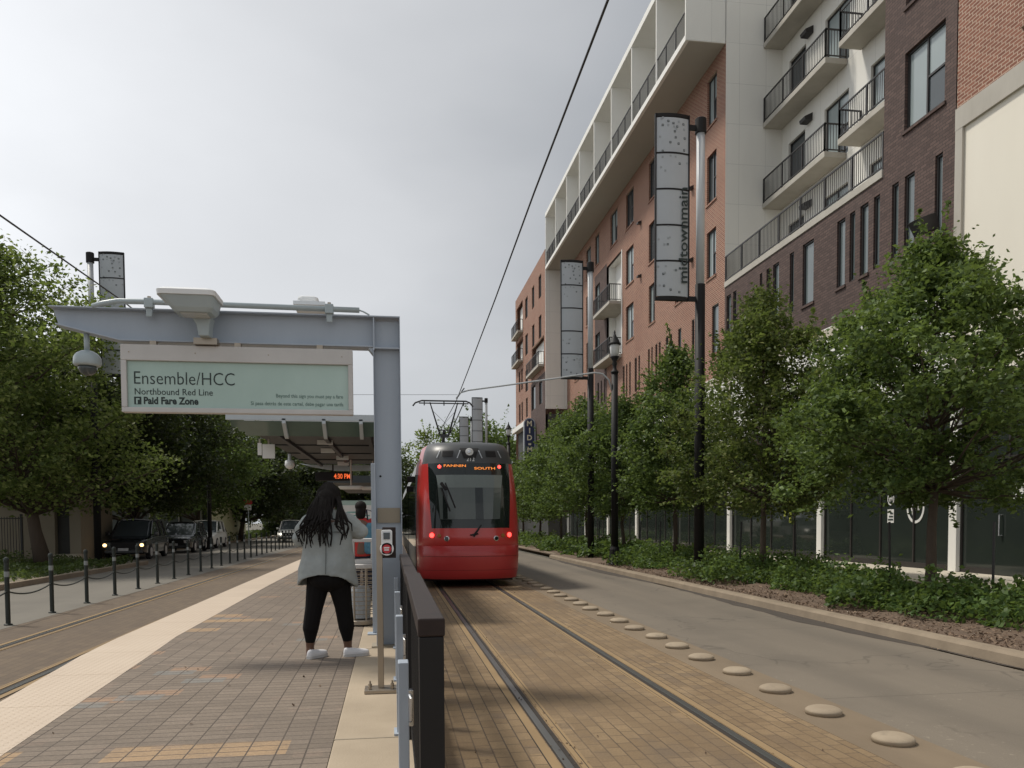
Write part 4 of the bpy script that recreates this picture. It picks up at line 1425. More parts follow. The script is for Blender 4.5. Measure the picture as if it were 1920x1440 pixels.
def patch(mb, pts, out=.004, n=8):
    out = out * 1.5 + .006
    """a four-cornered patch laid on the curved tail"""
    (a, b, c, d) = pts
    for i in range(n):
        for k in range(n):
            q = []
            for (u, v) in ((i, k), (i + 1, k), (i + 1, k + 1), (i, k + 1)):
                u, v = u / n, v / n
                x = (a[0] * (1 - u) + b[0] * u) * (1 - v) + (d[0] * (1 - u) + c[0] * u) * v
                z = (a[1] * (1 - u) + b[1] * u) * (1 - v) + (d[1] * (1 - u) + c[1] * u) * v
                q.append(on_tram(x, z, out))
            mb.quad(*q)


patch(g, ((1.18, 1.72), (2.66, 1.72), (2.74, 2.78), (1.12, 2.78)), .003)
g.build('cab_blind', Mt('cab_blind_seen_through_glass', (.085, .10, .095), .12, .1, 1), rwin)
g = MB()
patch(g, ((1.15, 2.50), (2.72, 2.50), (2.76, 2.82), (1.1, 2.82)), .006)
g.build('cab_header', Mt('cab_header_seen_through_glass', (.14, .165, .155), .12, .1, 1), rwin)
g = MB()
patch(g, ((2.05, 1.72), (2.24, 1.72), (2.24, 2.5), (2.05, 2.5)), .007)
patch(g, ((1.25, 1.73), (1.36, 1.73), (1.36, 2.48), (1.25, 2.48)), .007)
g.build('cab_pillar', M['trglass'], rwin)
g = MB()
for (xa, za, xb, zb_, r_) in ((1.32, 2.62, 1.55, 2.0, .018), (1.22, 2.5, 1.42, 1.92, .02), (1.22, 2.62, 1.34, 2.45, .04)):
    g.tube([on_tram(xa, za), on_tram((xa + xb) / 2, (za + zb_) / 2), on_tram(xb, zb_)], r_, 6)
g.build('cab_arm', M['black'], rwin)
g = MB()
g.tube([on_tram(1.98, 1.30, .02), on_tram(2.08, 1.44, .035), on_tram(2.18, 1.58, .03)], [.035, .022, .012], 6)
g.tube([on_tram(1.9, 1.33, .03), on_tram(2.1, 1.36, .03)], .02, 6)
g.build('wiper', M['black'], tr)


def lamp_on(x, z, r, mat, name, par=tr, out=.01):
    p = on_tram(x, z, out)
    q = on_tram(x, z + .02, out)
    r2 = on_tram(x + .02, z, out)
    n = (Vector(r2) - Vector(p)).cross(Vector(q) - Vector(p)).normalized()
    u = n.orthogonal().normalized()
    w = n.cross(u)
    mb = MB()
    vs = []
    for (rr_, o) in ((r, -.02), (r, .012), (r * .7, .02)):
        vs.append([tuple(Vector(p) + n * o + (u * math.cos(2 * math.pi * k / 16) + w * math.sin(2 * math.pi * k / 16)) * rr_) for k in range(16)])
    mb.loft(vs)
    return mb.build(name, mat, par)


for s in (-1, 1):
    lamp_on(XC + s * .965, 1.33, .058, M['taillight'], 'tail_lamp')
    lamp_on(XC + s * .79, 1.315, .05, M['amberlens'], 'indicator')
    k = lamp_on(XC + s * .61, 1.245, .066, M['chrome'], 'headlamp')
    lamp_on(XC + s * .61, 1.245, .048, M['trglass'], 'lens', k, .022)
    lamp_on(XC + s * .75, 3.03, .042, M['taillight'], 'marker_lamp', rwin)
    g = MB()
    patch(g, ((XC + s * .30, 3.24), (XC + s * .22, 3.44), (XC + s * .245, 3.44), (XC + s * .325, 3.24)), .008)
    patch(g, ((XC + s * .80, 3.26), (XC + s * .72, 3.44), (XC + s * .74, 3.44), (XC + s * .82, 3.26)), .008)
    g.build('fairing_rib', M['banner'], roofo)
    g = MB()
    patch(g, ((XC + s * .42, 3.28), (XC + s * .68, 3.28), (XC + s * .66, 3.44), (XC + s * .4, 3.44)), .005)
    g.build('vent', M['black'], roofo)
g = MB()
patch(g, ((XC - .15, 3.24), (XC + .15, 3.24), (XC + .24, 3.5), (XC - .24, 3.5)), .006)
g.build('lamp_recess', M['black'], roofo)
k = lamp_on(XC, 3.40, .1, M['lampglass'], 'top_headlamp', roofo, .015)
lamp_on(XC, 3.40, .05, M['chrome'], 'reflector', k, .03)
p = on_tram(XC, 3.16, .012)
text('212', M['paper'], tr, (XC + .02, p[1], 3.165), (1, 0, 0), (0, .35, 1), .2, .1, 'CENTER', .002)
p = on_tram(XC - .4, 3.0, .02)
text('FANNIN', M['led'], rwin, (XC - .66, p[1] - .0, 3.02), (1, 0, 0), (0, .25, 1), .55, .06, 'LEFT', .002, bold=.01)
text('SOUTH', M['led'], rwin, (XC + .1, p[1] - .03, 2.955), (1, 0, 0), (0, .25, 1), .52, .06, 'LEFT', .002, bold=.01)
# pantograph
pn = MB().box(XC - .7, XC + .7, 24.4, 27.4, 3.53, 3.7).build('pantograph', M['roofgrey'], tr, bevel=.03)
g = MB()
g.tube([(.70, 25.5, 5.30), (.78, 25.5, 5.40), (.98, 25.5, 5.47), (2.38, 25.5, 5.47), (2.5, 25.5, 5.42), (2.6, 25.5, 5.30)], .026, 8)
g.tube([(.9, 25.75, 5.43), (2.48, 25.75, 5.43)], .02, 8)
for x in (1.06, 1.68, 2.3):
    g.tube([(x, 25.5, 5.47), (x, 25.5, 5.32)], .018, 6)
g.build('contact_head', M['wire'], pn)
g = MB()
g.tube([(1.24, 25.55, 5.43), (1.58, 25.9, 4.42)], [.018, .028], 8)
g.tube([(2.12, 25.55, 5.43), (1.84, 25.9, 4.42)], [.018, .035], 8)
g.tube([(2.3, 25.6, 5.4), (1.9, 25.9, 4.5)], .016, 6)
g.tube([(1.54, 25.9, 4.6), (1.9, 25.9, 4.6)], .018, 6)
g.tube([(1.3, 25.6, 5.2), (1.85, 25.8, 4.7)], .006, 5)
g.tube([(2.08, 25.6, 5.2), (1.62, 25.8, 4.7)], .006, 5)
g.build('upper_arm', M['wire'], pn)
g = MB()
g.tube([(1.7, 25.9, 4.55), (1.7, 27.1, 3.72)], [.05, .06], 10)
g.box(1.58, 1.84, 25.82, 25.98, 4.36, 4.46)
g.build('lower_arm', M['wire'], pn)

# ------------------------------------------------------------------ wires
w = MB().tube([(1.85, -14, 7.3), (2.0, 2, 6.75), (2.05, 7.44, 6.52), (2.06, 11.4, 6.34), (2.1, 16, 6.11), (2.13, 22.5, 5.79), (2.15, 26.5, 5.62), (2.1, 60, 5.6), (2.0, 140, 5.6)], .013, 6)
tag(w.build('contact_wire', M['wire'], smooth=True), 'dark overhead contact wire running down above the tram', 'overhead wire')
w = MB().tube([(-4.5, -14, 4.6), (-4.56, 4, 5.05), (-4.56, 10.47, 5.34), (-4.56, 15, 5.52), (-4.56, 40, 5.7), (-4.5, 140, 5.7)], .012, 6)
tag(w.build('contact_wire', M['wire'], smooth=True), 'dark overhead contact wire crossing the tree on the far left', 'overhead wire')
w = MB().tube([(2.2, 26.5, 5.83), (.5, 26.5, 5.80), (-1.9, 26.5, 5.76), (-6.4, 26.6, 6.0)], .006, 5)
tag(w.build('span_wire', M['wire'], smooth=True), 'thin cross span wire passing behind the gantry column to the left', 'overhead wire')


# ------------------------------------------------------------------ banner poles and lamp posts
def banner_pole(x, y, label, side=-1, written=False, pts=True):
    t = thing('banner_pole', label, 'banner pole', (x, y, .1), 'tall poles with grey banners')
    MB().tube([(x, y, .05), (x, y, 7.78)], [.135, .128], 16).build('lower_pole', M['black'], t, smooth=True)
    MB().tube([(x, y, 7.78), (x, y, 11.62)], .108, 16).build('upper_pole', M['polewhite'], t, smooth=True)
    MB().lathe([(.145, 0), (.145, .36), (.12, .38)], (x, y, 11.62), 16).build('cap', M['black'], t, smooth=False)
    g = MB()
    xa, xb = x + side * .32, x + side * 1.2
    x0, x1 = min(xa, xb), max(xa, xb)
    cx = (x0 + x1) / 2
    for z in (7.34, 11.97):
        p = [(x0 + (x1 - x0) * i / 10, y - .07 * (1 - ((i - 5) / 5) ** 2)) for i in range(11)] + [(x1, y + .06), (x0, y + .06)]
        g.prism(p, z, z + .085, 'z')
        g.box(min(x, xa), max(x, xa), y - .035, y + .035, z + (.0 if z < 9 else -.28), z + (.12 if z < 9 else -.16))
    g.box(x0 - .02, x0 + .012, y - .02, y + .06, 7.34, 12.05).box(x1 - .012, x1 + .02, y - .02, y + .06, 7.34, 12.05)
    for k in range(1, 5):
        z = 7.43 + .908 * k
        p = [(x0 + (x1 - x0) * i / 10, y - .078 * (1 - ((i - 5) / 5) ** 2) - .004) for i in range(11)] + [(x1, y + .05), (x0, y + .05)]
        g.prism(p, z - .02, z + .02, 'z')
    fr = g.build('banner_frame', M['black'], t)
    g = MB()
    for k in range(5):
        z0, z1 = 7.425 + .908 * k + .02, 7.425 + .908 * (k + 1) - .018
        p = [(x0 + .013 + (x1 - x0 - .026) * i / 10, y - .07 * (1 - ((i - 5) / 5) ** 2)) for i in range(11)] + [(x1 - .013, y + .045), (x0 + .013, y + .045)]
        g.prism(p, z0, z1, 'z')
    g.build('banner', M['banner'], t)
    if pts:
        rn2 = random.Random(3)
        gd, gf = MB(), MB()
        spots = [(.15, 11.75), (.33, 11.85), (.5, 11.8), (.85, 11.8), (.63, 11.72), (.55, 11.6), (.9, 11.45), (.58, 11.45), (.4, 11.32), (.68, 11.3), (.88, 11.15), (.15, 11.1), (.72, 10.8), (.32, 8.75), (.18, 8.0), (.2, 7.7), (.6, 8.1), (.42, 7.6), (.72, 7.55)]
        for (u, z) in spots:
            xx = x0 + .05 + u * (x1 - x0 - .1)
            yy_ = y - .074 * (1 - ((xx - cx) / ((x1 - x0) / 2)) ** 2) - .003
            r_ = .026
            gd.box(xx - r_, xx + r_, yy_ - .003, yy_ + .012, z - r_, z + r_)
            gf.box(xx - .012, xx + .012, yy_ - .005, yy_ - .0031, z - .012, z + .012)
        for k in range(34):
            u, z = rn2.random(), rn2.choice([11.6, 10.7, 8.9, 8.0]) + rn2.uniform(-.35, .35)
            xx = x0 + .05 + u * (x1 - x0 - .1)
            yy_ = y - .074 * (1 - ((xx - cx) / ((x1 - x0) / 2)) ** 2) - .002
            gf.box(xx - .024, xx + .024, yy_ - .001, yy_ + .012, z - .024, z + .024)
        gd.build('banner_print', M['banner_dot'], t)
        gf.build('banner_pattern', M['banner_faint'], t)
    if written:
        text('midtownmain', M['ink'], t, (x1 - .06, y - .08, 7.76), (0, 0, 1), (-1, 0, 0), 2.42, .23, 'LEFT', .004, bold=.012)
    return t


banner_pole(8.0, 20.1, 'tall near pole with grey banner lettered midtownmain over the young trees', written=True)
banner_pole(8.0, 31.69, 'second grey banner pole, beside the far end of the brick facade')
banner_pole(8.0, 67.5, 'farther grey banner pole seen above the tram roof', pts=False)
banner_pole(8.0, 80.0, 'farthest grey banner pole, lower one above the tram roof', pts=False)
q = banner_pole(-10.55, 30.2, 'grey banner pole rising behind the left tree above the gantry beam', 1)
q.location = (-11.22, 32.9, .05)


def lamp_post(x, y, label, arm=False, k=1.0):
    t = thing('lamp_post', label, 'lamp post', (x, y, .1), 'black lamp posts with lanterns')
    MB().lathe([(.24, 0), (.24, .1), (.19, .16), (.17, .6), (.135, .7)], (x, y, .08), 14).build('base', M['black'], t)
    MB().tube([(x, y, .7), (x, y, 6.62)], [.125, .11], 14).build('pole', M['black'], t, smooth=True)
    MB().lathe([(.12, 0), (.14, .03), (.12, .08), (.07, .12), (.06, .25), (.09, .32), (.06, .4), (.12, .5), (.16, .56)], (x, y, 6.62), 16).build('neck', M['black'], t, smooth=True)
    MB().lathe([(.11, 0), (.15, .12), (.165, .3), (.165, .42)], (x, y, 7.16), 16).build('lantern', M['lampglass'], t, smooth=True)
    MB().lathe([(.2, 0), (.21, .04), (.18, .08), (.12, .2), (.06, .3), (.05, .34), (.03, .36), (.035, .42), (.006, .5)], (x, y, 7.57), 16).build('lantern_cap', M['black'], t, smooth=True)
    if arm:
        MB().tube([(x - .1, y, 6.05), (x - .2, y, 6.4), (x - .42, y, 6.6), (x - .7, y, 6.63), (5.5, y + .03, 6.42), (3.6, y + .06, 6.13), (2.55, y + .1, 5.98), (2.3, y + .1, 5.9), (2.15, y + .1, 5.7)], .028, 8).build('wire_arm', M['polewhite'], t, smooth=True)
        MB().tube([(2.3, y + .1, 5.9), (2.42, y + .1, 6.05)], .02, 6).build('insulator', M['black'], t)
    return t


lamp_post(7.5, 26.4, 'black lamp post carrying the curved arm of the overhead wire', True)
lamp_post(7.55, 51.5, 'black lamp post just right of the tram roof')
lamp_post(-10.6, 49.3, 'black lamp post left of the shelter roof, under the sign board')

# ------------------------------------------------------------------ bollards with chains along the opposite track
words = ['first', 'second', 'third', 'fourth', 'fifth', 'sixth', 'seventh', 'eighth', 'ninth', 'tenth', 'eleventh', 'twelfth', 'thirteenth', 'fourteenth', 'fifteenth', 'sixteenth', 'seventeenth', 'eighteenth', 'nineteenth', 'twentieth', 'twenty first', 'twenty second', 'twenty third', 'twenty fourth', 'twenty fifth', 'twenty sixth']
by = [12.45 + 1.8 * i for i in range(27)]
bx = lambda y: -6.28 - .014 * (y - 14)
for i, y in enumerate(by):
    x = bx(y)
    if i == 0:
        lb_ = 'dark green bollard just outside the left edge of the photo'
    else:
        lb_ = 'dark green chain bollard by the left street, %s from the left edge' % words[min(i - 1, 25)]
    t = thing('bollard', lb_, 'bollard', (x, y, 0), 'dark green bollards along the opposite track')
    MB().lathe([(.065, 0), (.065, .02), (.037, .03), (.037, 1.04), (.044, 1.05), (.044, 1.09), (.03, 1.12), (.008, 1.125)], (x, y, 0), 14).build('post', M['bollard'], t, smooth=False)
    MB().lathe([(.0395, 0), (.0395, .09)], (x, y, .80), 14).build('reflective_band', M['band'], t)
    if i < len(by) - 1:
        y2, x2 = by[i + 1], bx(by[i + 1])
        for zc, nm in ((.56, 'chain'),):
            pts = [(x + (x2 - x) * q, y + (y2 - y) * q, zc - .10 * (1 - (2 * q - 1) ** 2)) for q in [j / 12 for j in range(13)]]
            MB().tube(pts, .014, 5).build(nm, M['bollard'], t)


# ------------------------------------------------------------------ cars
def car(name, label, loc, rot, paint, L=4.7, Wd=1.85, H=1.72, lit=None, suv=True, group=None):
    """front faces -y"""
    t = thing(name, label, 'car', (0, 0, 0), group)
    hw_ = Wd / 2
    belt = H * .58
    hood = H * .56

    def ring(y, zb, zt, w, r=.09):
        return [(-w, y, zb + .05), (-w, y, zb + (zt - zb) * .55), (-w * .97, y, zt - .06), (-w * .88, y, zt), (0, y, zt + .015), (w * .88, y, zt), (w * .97, y, zt - .06), (w, y, zb + (zt - zb) * .55), (w, y, zb + .05), (w * .93, y, zb), (0, y, zb), (-w * .93, y, zb)]
    st = [(0, .36, hood * .78, hw_ * .80), (.06, .28, hood * .86, hw_ * .9), (.25, .25, hood * .93, hw_ * .97), (.9, .25, hood * .99, hw_), (1.25, .25, belt, hw_), (2.4, .25, belt + .02, hw_), (L - .8, .25, belt + .04, hw_), (L - .15, .28, belt + .03, hw_ * .96), (L, .36, belt - .03, hw_ * .86)]
    MB().loft([ring(*q) for q in st]).build('body', paint, t, smooth=False, bevel=.02)
    rf = L - (.25 if suv else 1.1)
    a0, a1 = 1.2, 1.95
    cab = [(a0, belt - .02, hw_ * .86, belt - .02), (a1, belt, hw_ * .78, H - .05), (a1 + .5, belt, hw_ * .78, H), (rf - .6, belt, hw_ * .77, H - .01), (rf, belt, hw_ * .74, H - .14), (rf + (.18 if suv else .7), belt, hw_ * .8, belt + .05)]
    rings = []
    for (y, zb, w, zt) in cab:
        rings.append([(-hw_ * .93, y, zb), (-w * 1.0, y, max(zb, zt - .1)), (-w * .86, y, zt), (0, y, zt + .02), (w * .86, y, zt), (w, y, max(zb, zt - .1)), (hw_ * .93, y, zb)])
    MB().loft(rings).build('cabin_glass', M['carglass'], t)
    g = MB()
    g.prism([(-hw_ * .70, H - .04), (0, H + .012), (hw_ * .70, H - .04), (hw_ * .72, H + .012), (0, H + .045), (-hw_ * .72, H + .012)], a1 - .02, rf - .2, 'y')
    for s in (-1, 1):
        g.tube([(s * hw_ * .90, a0 - .02, belt), (s * hw_ * .79, a1, H - .06)], .04, 6)
        for y in (a1 + 1.0, rf - .55):
            g.tube([(s * hw_ * .945, y, belt), (s * hw_ * .79, y, H - .05)], .04, 6)
    g.build('roof', paint, t)
    g = MB().box(-hw_ * .55, hw_ * .55, -.02, .05, hood * .5, hood * .78)
    g.build('grille', M['black'], t, bevel=.01)
    g = MB().box(-hw_ * .85, hw_ * .85, -.06, .2, .3, hood * .45)
    g.build('bumper', paint if not suv else M['roofgrey'], t, bevel=.04)
    MB().box(-.22, .22, -.075, -.061, .42, .54).build('number_plate', M['plate'], t)
    for s in (-1, 1):
        MB().prism([(s * hw_ * .58, hood * .6), (s * hw_ * .86, hood * .6), (s * hw_ * .88, hood * .78), (s * hw_ * .58, hood * .75)][::s], -.03 if suv else .0, .12, 'y').build('headlight', M['pane_m'] if lit == 'lit' else M[lit] if lit else M['lampglass'], t)
        if lit == 'lit':
            MB().ell((s * hw_ * .82, -.03, hood * .66), (.085, .05, .075)).build('signal_lamp', M['lit'], t, smooth=True)
        m_ = MB().box(s * (hw_ + .02), s * (hw_ + .2), a0 + .15, a0 + .28, belt + .02, belt + .2)
        m_.box(s * (hw_ * .88), s * (hw_ + .03), a0 + .2, a0 + .25, belt + .03, belt + .08)
        m_.build('mirror', paint, t, bevel=.02)
        for y in (.85, L - .95):
            k = MB().lathe([(.26, -.1), (.34, -.09), (.34, .09), (.26, .1)], (s * (hw_ - .08), y, .34), 22, 'x').build('wheel', M['tyre'], t)
            MB().lathe([(.21, -.105), (.21, .105)], (s * (hw_ - .08), y, .34), 14, 'x').build('rim', M['alu'], k)
    t.location = loc
    t.rotation_euler = (0, 0, rot)
    return t


cg = 'cars on the left street'
car('parked_car', 'black off road car with glowing amber front lamps, nearest on the left street', (-11.95, 38.2, 0), rad(2), M['carblk'], 4.6, 1.9, 1.82, 'lit', True, cg)
car('parked_car', 'charcoal car parked between the black car and the white one', (-11.75, 45.8, 0), rad(1), M['cargry'], 4.6, 1.85, 1.68, None, True, cg)
car('parked_car', 'white car parked behind the charcoal one near the black lamp post', (-12.1, 53.2, 0), rad(1), M['carwht'], 4.7, 1.88, 1.78, None, True, cg)
car('approaching_car', 'pale car far off on the left street, beside the woman', (-8.35, 67.2, 0), 0, M['carwht'], 4.8, 1.85, 1.8, 'litwhite', True, cg)


# ------------------------------------------------------------------ trees
def tree(name, label, x, y, z0, height, base, cr, seed, mat, clumps=150, per=90, leaf=.085, tr_r=.09, group=None, cx=0, cy=0, prof='oak', fork=.8, shoots=24, csz=.34, flat=.65, cat='tree'):
    rng = np.random.default_rng(seed)
    t = thing(name, label, cat, (x, y, z0), group)
    Hc = height - base
    # crown outline: radius as a function of height and direction, uneven
    ph = rng.uniform(0, 6.28, 6)

    def R(u, th):
        if prof == 'oak':
            r = (math.sin(math.pi * min(1, .14 + .86 * u)) ** .75) * (1.12 - .42 * u)
        elif prof == 'cone':
            r = (min(1, u / .18) ** .7) * (1.05 - u) ** .8 * 1.08
        else:
            r = math.sqrt(max(0.02, 1 - (2 * u - .9) ** 2 / 1.25)) if u < .98 else .2
        return cr * max(.12, r) * (1 + .18 * math.sin(2 * th + ph[0] + 4 * u) + .17 * math.sin(3 * th + ph[1] - 7 * u) + .15 * math.sin(5 * th + ph[2] + 12 * u))
    ctr = []
    while len(ctr) < clumps:
        u, th = rng.random() ** .9, rng.uniform(0, 6.283)
        rr_ = R(u, th)
        if rng.random() > (rr_ / cr) + .12:
            continue
        q = rr_ * rng.random() ** .42
        ctr.append((cx * u + q * math.cos(th), cy * u + q * math.sin(th), base + u * Hc * .97))
    ctr = np.array(ctr)
    P = []
    for c in ctr:
        n = int(per * rng.uniform(.5, 1.5))
        s = csz * rng.uniform(.65, 1.3)
        d = rng.normal(size=(n, 3)) * np.array([s, s, s * flat]) * .6
        P.append(c + d)
    for k in range(shoots):
        i = rng.integers(len(ctr))
        c = ctr[i]
        d = np.array([c[0] - cx * .5, c[1] - cy * .5, (c[2] - base - Hc * .35) * .9 + .4])
        d = d / (np.linalg.norm(d) + 1e-6) + rng.normal(size=3) * .25 + np.array([0, 0, .35])
        d /= np.linalg.norm(d)
        L = csz * rng.uniform(1.6, 3.2)
        n = int(per * .35)
        q = rng.random(n)[:, None]
        P.append(c + d * q * L + rng.normal(size=(n, 3)) * csz * .16 * (1.25 - q))
    P = np.concatenate(P) + np.array([x, y, z0])
    leaves(P, .7, leaf, rng, mat, 'crown', t)
    # trunk and limbs
    g = MB()
    top = base + Hc * .82
    path, rads = [], []
    for k in range(9):
        f = k / 8
        path.append((x + cx * f * .6 + rng.normal() * .025 * height / 6 * (k > 1), y + cy * f * .6 + rng.normal() * .025 * height / 6 * (k > 1), z0 - .05 + f * top))
        rads.append(tr_r * (1.35 if k == 0 else 1) * (1 - f * .86))
    g.tube(path, rads, 9)
    ks = rng.permutation(len(ctr))[:max(14, len(ctr) // 5)]
    for i in ks:
        c = ctr[i] + np.array([x, y, z0])
        zf = min(top * .9, max(base * fork + .1 * height, (c[2] - z0) - Hc * rng.uniform(.12, .3)))
        f = zf / top
        k = min(7, int(f * 8))
        a = Vector(path[k]).lerp(Vector(path[k + 1]), f * 8 - k)
        r0 = tr_r * (1 - f * .86) * .55
        mid = a.lerp(Vector(c), .5) + Vector((rng.normal() * .06, rng.normal() * .06, -.05 * height / 6))
        g.tube([a, mid, c], [r0, r0 * .55, r0 * .18], 6, False)
    g.build('trunk', M['bark'], t, smooth=True)
    return t


TG = 'young oaks in the planting bed on the right'
tree('young_oak', 'nearest young oak, broad crown in front of the cream wall', 9.3, 12.7, .2, 6.25, 1.75, 2.6, 1, M['leaf'], 430, 120, .098, .10, TG, prof='oak', shoots=120, csz=.27)
tree('young_oak', 'second young oak, slender yellowish crown right of the tall banner pole', 9.2, 18.9, .2, 7.2, 1.7, 2.1, 2, M['leafy'], 400, 105, .108, .085, TG, prof='oak', shoots=100, csz=.29)
tree('young_oak', 'third young oak, left of the tall banner pole', 9.2, 25.15, .2, 7.1, 1.8, 1.85, 7, M['leaf'], 280, 100, .125, .085, TG, prof='oak', shoots=70, csz=.32)
tree('young_oak', 'fourth young oak, just behind the wire carrying lamp post', 9.3, 31.4, .2, 6.4, 1.8, 1.95, 9, M['leaf'], 220, 95, .135, .085, TG, prof='oak', shoots=50, csz=.38)
tree('young_oak', 'fifth young oak, under the second banner pole', 9.3, 37.6, .2, 7.4, 1.7, 2.7, 12, M['leaf'], 260, 90, .145, .09, TG, prof='oak', shoots=50, csz=.42)
for i, (yy_, hh, lbl) in enumerate(((44.0, 7.0, 'sixth young oak, in front of the white end wall'), (50.5, 6.0, 'seventh young oak, right of the tram'), (57.0, 6.0, 'eighth young oak, farthest of the row beside the tram'))):
    tree('young_oak', lbl, 9.4, yy_, .2, hh, 1.7, 2.1, 20 + i, M['leaf'], 190, 75, .17, .09, TG, prof='oak', shoots=40, csz=.45)
# stakes beside the young trees
si = 0
for (xx, yy_, nm) in ((9.3, 12.7, 'nearest'), (9.2, 18.9, 'second'), (9.2, 25.15, 'third'), (9.3, 31.4, 'fourth'), (9.3, 37.6, 'fifth')):
    for s, side in ((-1, 'near'), (1, 'far')):
        ln = .1 * ((si * 7) % 5 - 2) / 2
        o = MB().tube([(xx + .3 * s, yy_ - .9 * s - .2, .15), (xx + .3 * s + ln, yy_ - .9 * s - .2 + ln, 1.62)], .022, 6).build('tree_stake', M['rail'])
        tag(o, 'thin dark stake on the %s side of the %s young oak' % (side, nm), 'tree stake', 'stakes beside the young oaks')
        si += 1
LG = 'trees along the left street'
tree('live_oak', 'big live oak with light green top at the left edge of the photo', -12.6, 31.5, .12, 12.3, 2.4, 4.3, 31, M['leafl'], 580, 110, .17, .24, LG, cx=-3.6, prof='round', shoots=90, csz=.62, fork=.3)
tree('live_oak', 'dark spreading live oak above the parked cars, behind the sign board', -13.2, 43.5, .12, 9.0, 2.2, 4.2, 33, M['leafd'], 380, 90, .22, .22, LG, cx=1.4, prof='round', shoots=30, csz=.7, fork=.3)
tree('live_oak', 'live oak between the lamp post and the shelter roof', -13.4, 58, .12, 9.6, 2.4, 3.6, 35, M['leaf'], 260, 80, .25, .2, LG, cx=1.2, prof='round', shoots=24, csz=.75, fork=.3)
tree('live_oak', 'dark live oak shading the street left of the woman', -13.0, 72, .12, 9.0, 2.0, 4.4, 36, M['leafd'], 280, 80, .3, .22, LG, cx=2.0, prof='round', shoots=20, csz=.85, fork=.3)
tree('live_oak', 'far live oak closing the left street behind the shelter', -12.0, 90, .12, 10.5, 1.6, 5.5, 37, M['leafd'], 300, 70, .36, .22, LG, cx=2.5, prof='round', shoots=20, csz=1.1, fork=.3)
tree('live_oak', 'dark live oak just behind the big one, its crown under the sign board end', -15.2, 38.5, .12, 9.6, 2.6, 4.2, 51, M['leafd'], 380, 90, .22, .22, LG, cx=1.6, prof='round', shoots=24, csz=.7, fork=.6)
tree('live_oak', 'dark live oak by the beige building at the far left', -20.5, 40, .12, 9.0, 2.4, 5.0, 38, M['leafd'], 200, 60, .3, .25, LG, prof='round', shoots=20, csz=.9, fork=.3)
tree('live_oak', 'dark tree above the pale lime shop front', -16.5, 55, .12, 8.4, 3.6, 4.0, 39, M['leafd'], 170, 60, .3, .25, LG, prof='round', shoots=20, csz=.8, fork=.3)
FG = 'far trees beyond the tram'
tree('street_tree', 'twiggy far tree just left of the pantograph', 4.4, 112, 0, 14.2, 3, 4.5, 41, M['leafl'], 85, 36, .4, .25, FG, prof='oak', shoots=40, csz=.8)
tree('street_tree', 'round far tree behind the two distant banners', 12.2, 118, 0, 16.5, 3, 6.5, 42, M['leaf'], 210, 60, .48, .3, FG, prof='round', shoots=24, csz=1.3)
tree('street_tree', 'far tree between the distant lamp post and the brick wing', 17.5, 122, 0, 15.5, 3, 6.5, 43, M['leaf'], 200, 60, .48, .3, FG, prof='round', shoots=24, csz=1.3)
tree('street_tree', 'far dark tree behind the gantry column', -1.5, 105, 0, 10.5, 1, 6.0, 44, M['leafd'], 260, 70, .45, .3, FG, prof='round', shoots=24, csz=1.2)
tree('street_tree', 'far dark tree at the end of the left street', -8.5, 108, 0, 11, .8, 7.0, 45, M['leafd'], 300, 70, .5, .3, FG, prof='round', shoots=24, csz=1.3)

# ------------------------------------------------------------------ shrub bed and verge
rng = np.random.default_rng(8)


def shrub_h(x, y):
    e0 = 8.15 + .35 * np.sin(y * .9) + .25 * np.sin(y * 2.3 + 1) + np.where(y < 14, .0, -.0)
    e1 = np.where(y < 16.5, 9.75, 10.7) + .2 * np.sin(y * 1.7)
    e0 = e0 + .3 * np.sin(y * 3.1 + 2) * np.sin(y * .7)
    e0 = e0 - .15 - .62 * np.exp(-((y - 18.6) / 1.9) ** 2) - .55 * np.exp(-((y - 25.3) / 1.6) ** 2)
    inside = (x > e0) & (x < e1)
    lump = .25 + .16 * np.sin(x * 4.1 + y * 2.2) + .14 * np.sin(y * 3.7 - x * 2.6) + .1 * np.sin(x * 9 + y * 7)
    edge = np.clip((x - e0) / .35, 0, 1) ** .5
    gap = np.clip(1.15 - .75 * np.exp(-((y - 11.9) / .5) ** 2) * (x < 9.2) - .5 * np.clip(np.sin(x * 1.9 + 1.3 * y) * np.sin(y * 1.1 + .6), 0, 1), 0, 1)
    return np.where(inside, np.clip(lump + .16, .12, 1) * edge * gap, 0)


P = []
for (ya, yb, n) in ((7.5, 16, 30000), (16, 26, 24000), (26, 44, 22000), (44, 80, 14000)):
    x = rng.uniform(7.25, 11.2, n)
    y = rng.uniform(ya, yb, n)
    h = shrub_h(x, y)
    k = h > .03
    x, y, h = x[k], y[k], h[k]
    z = .15 + .13 * (x - 7.13) / 4.4 + h * rng.random(len(h)) ** .45 * rng.uniform(.7, 1.15, len(h))
    P.append(np.stack([x, y, z], 1))
near = np.concatenate(P[:2])
far = np.concatenate(P[2:])
struct(leaves(near, 1.2, .09, rng, M['shrub'], 'ground_cover', aspect=.75), 'stuff')
struct(leaves(far, 1.2, .15, rng, M['shrub'], 'ground_cover', aspect=.75), 'stuff')
n = 16000
x = rng.uniform(-17, -9.95, n)
y = rng.uniform(18, 33.6, n)
h = .16 + .2 * np.clip(np.sin(x * 2.1) * np.sin(y * 1.3) + .3, 0, 1) + .45 * ((x < -13.5) & (y > 30)) * rng.random(n)
struct(leaves(np.stack([x, y, .12 + h * rng.random(n)], 1), .8, .15, rng, M['grass'], 'verge_plants', aspect=.4), 'stuff')
n = 9000
x = rng.uniform(-15, -5.5, n)
y = rng.uniform(97, 101, n)
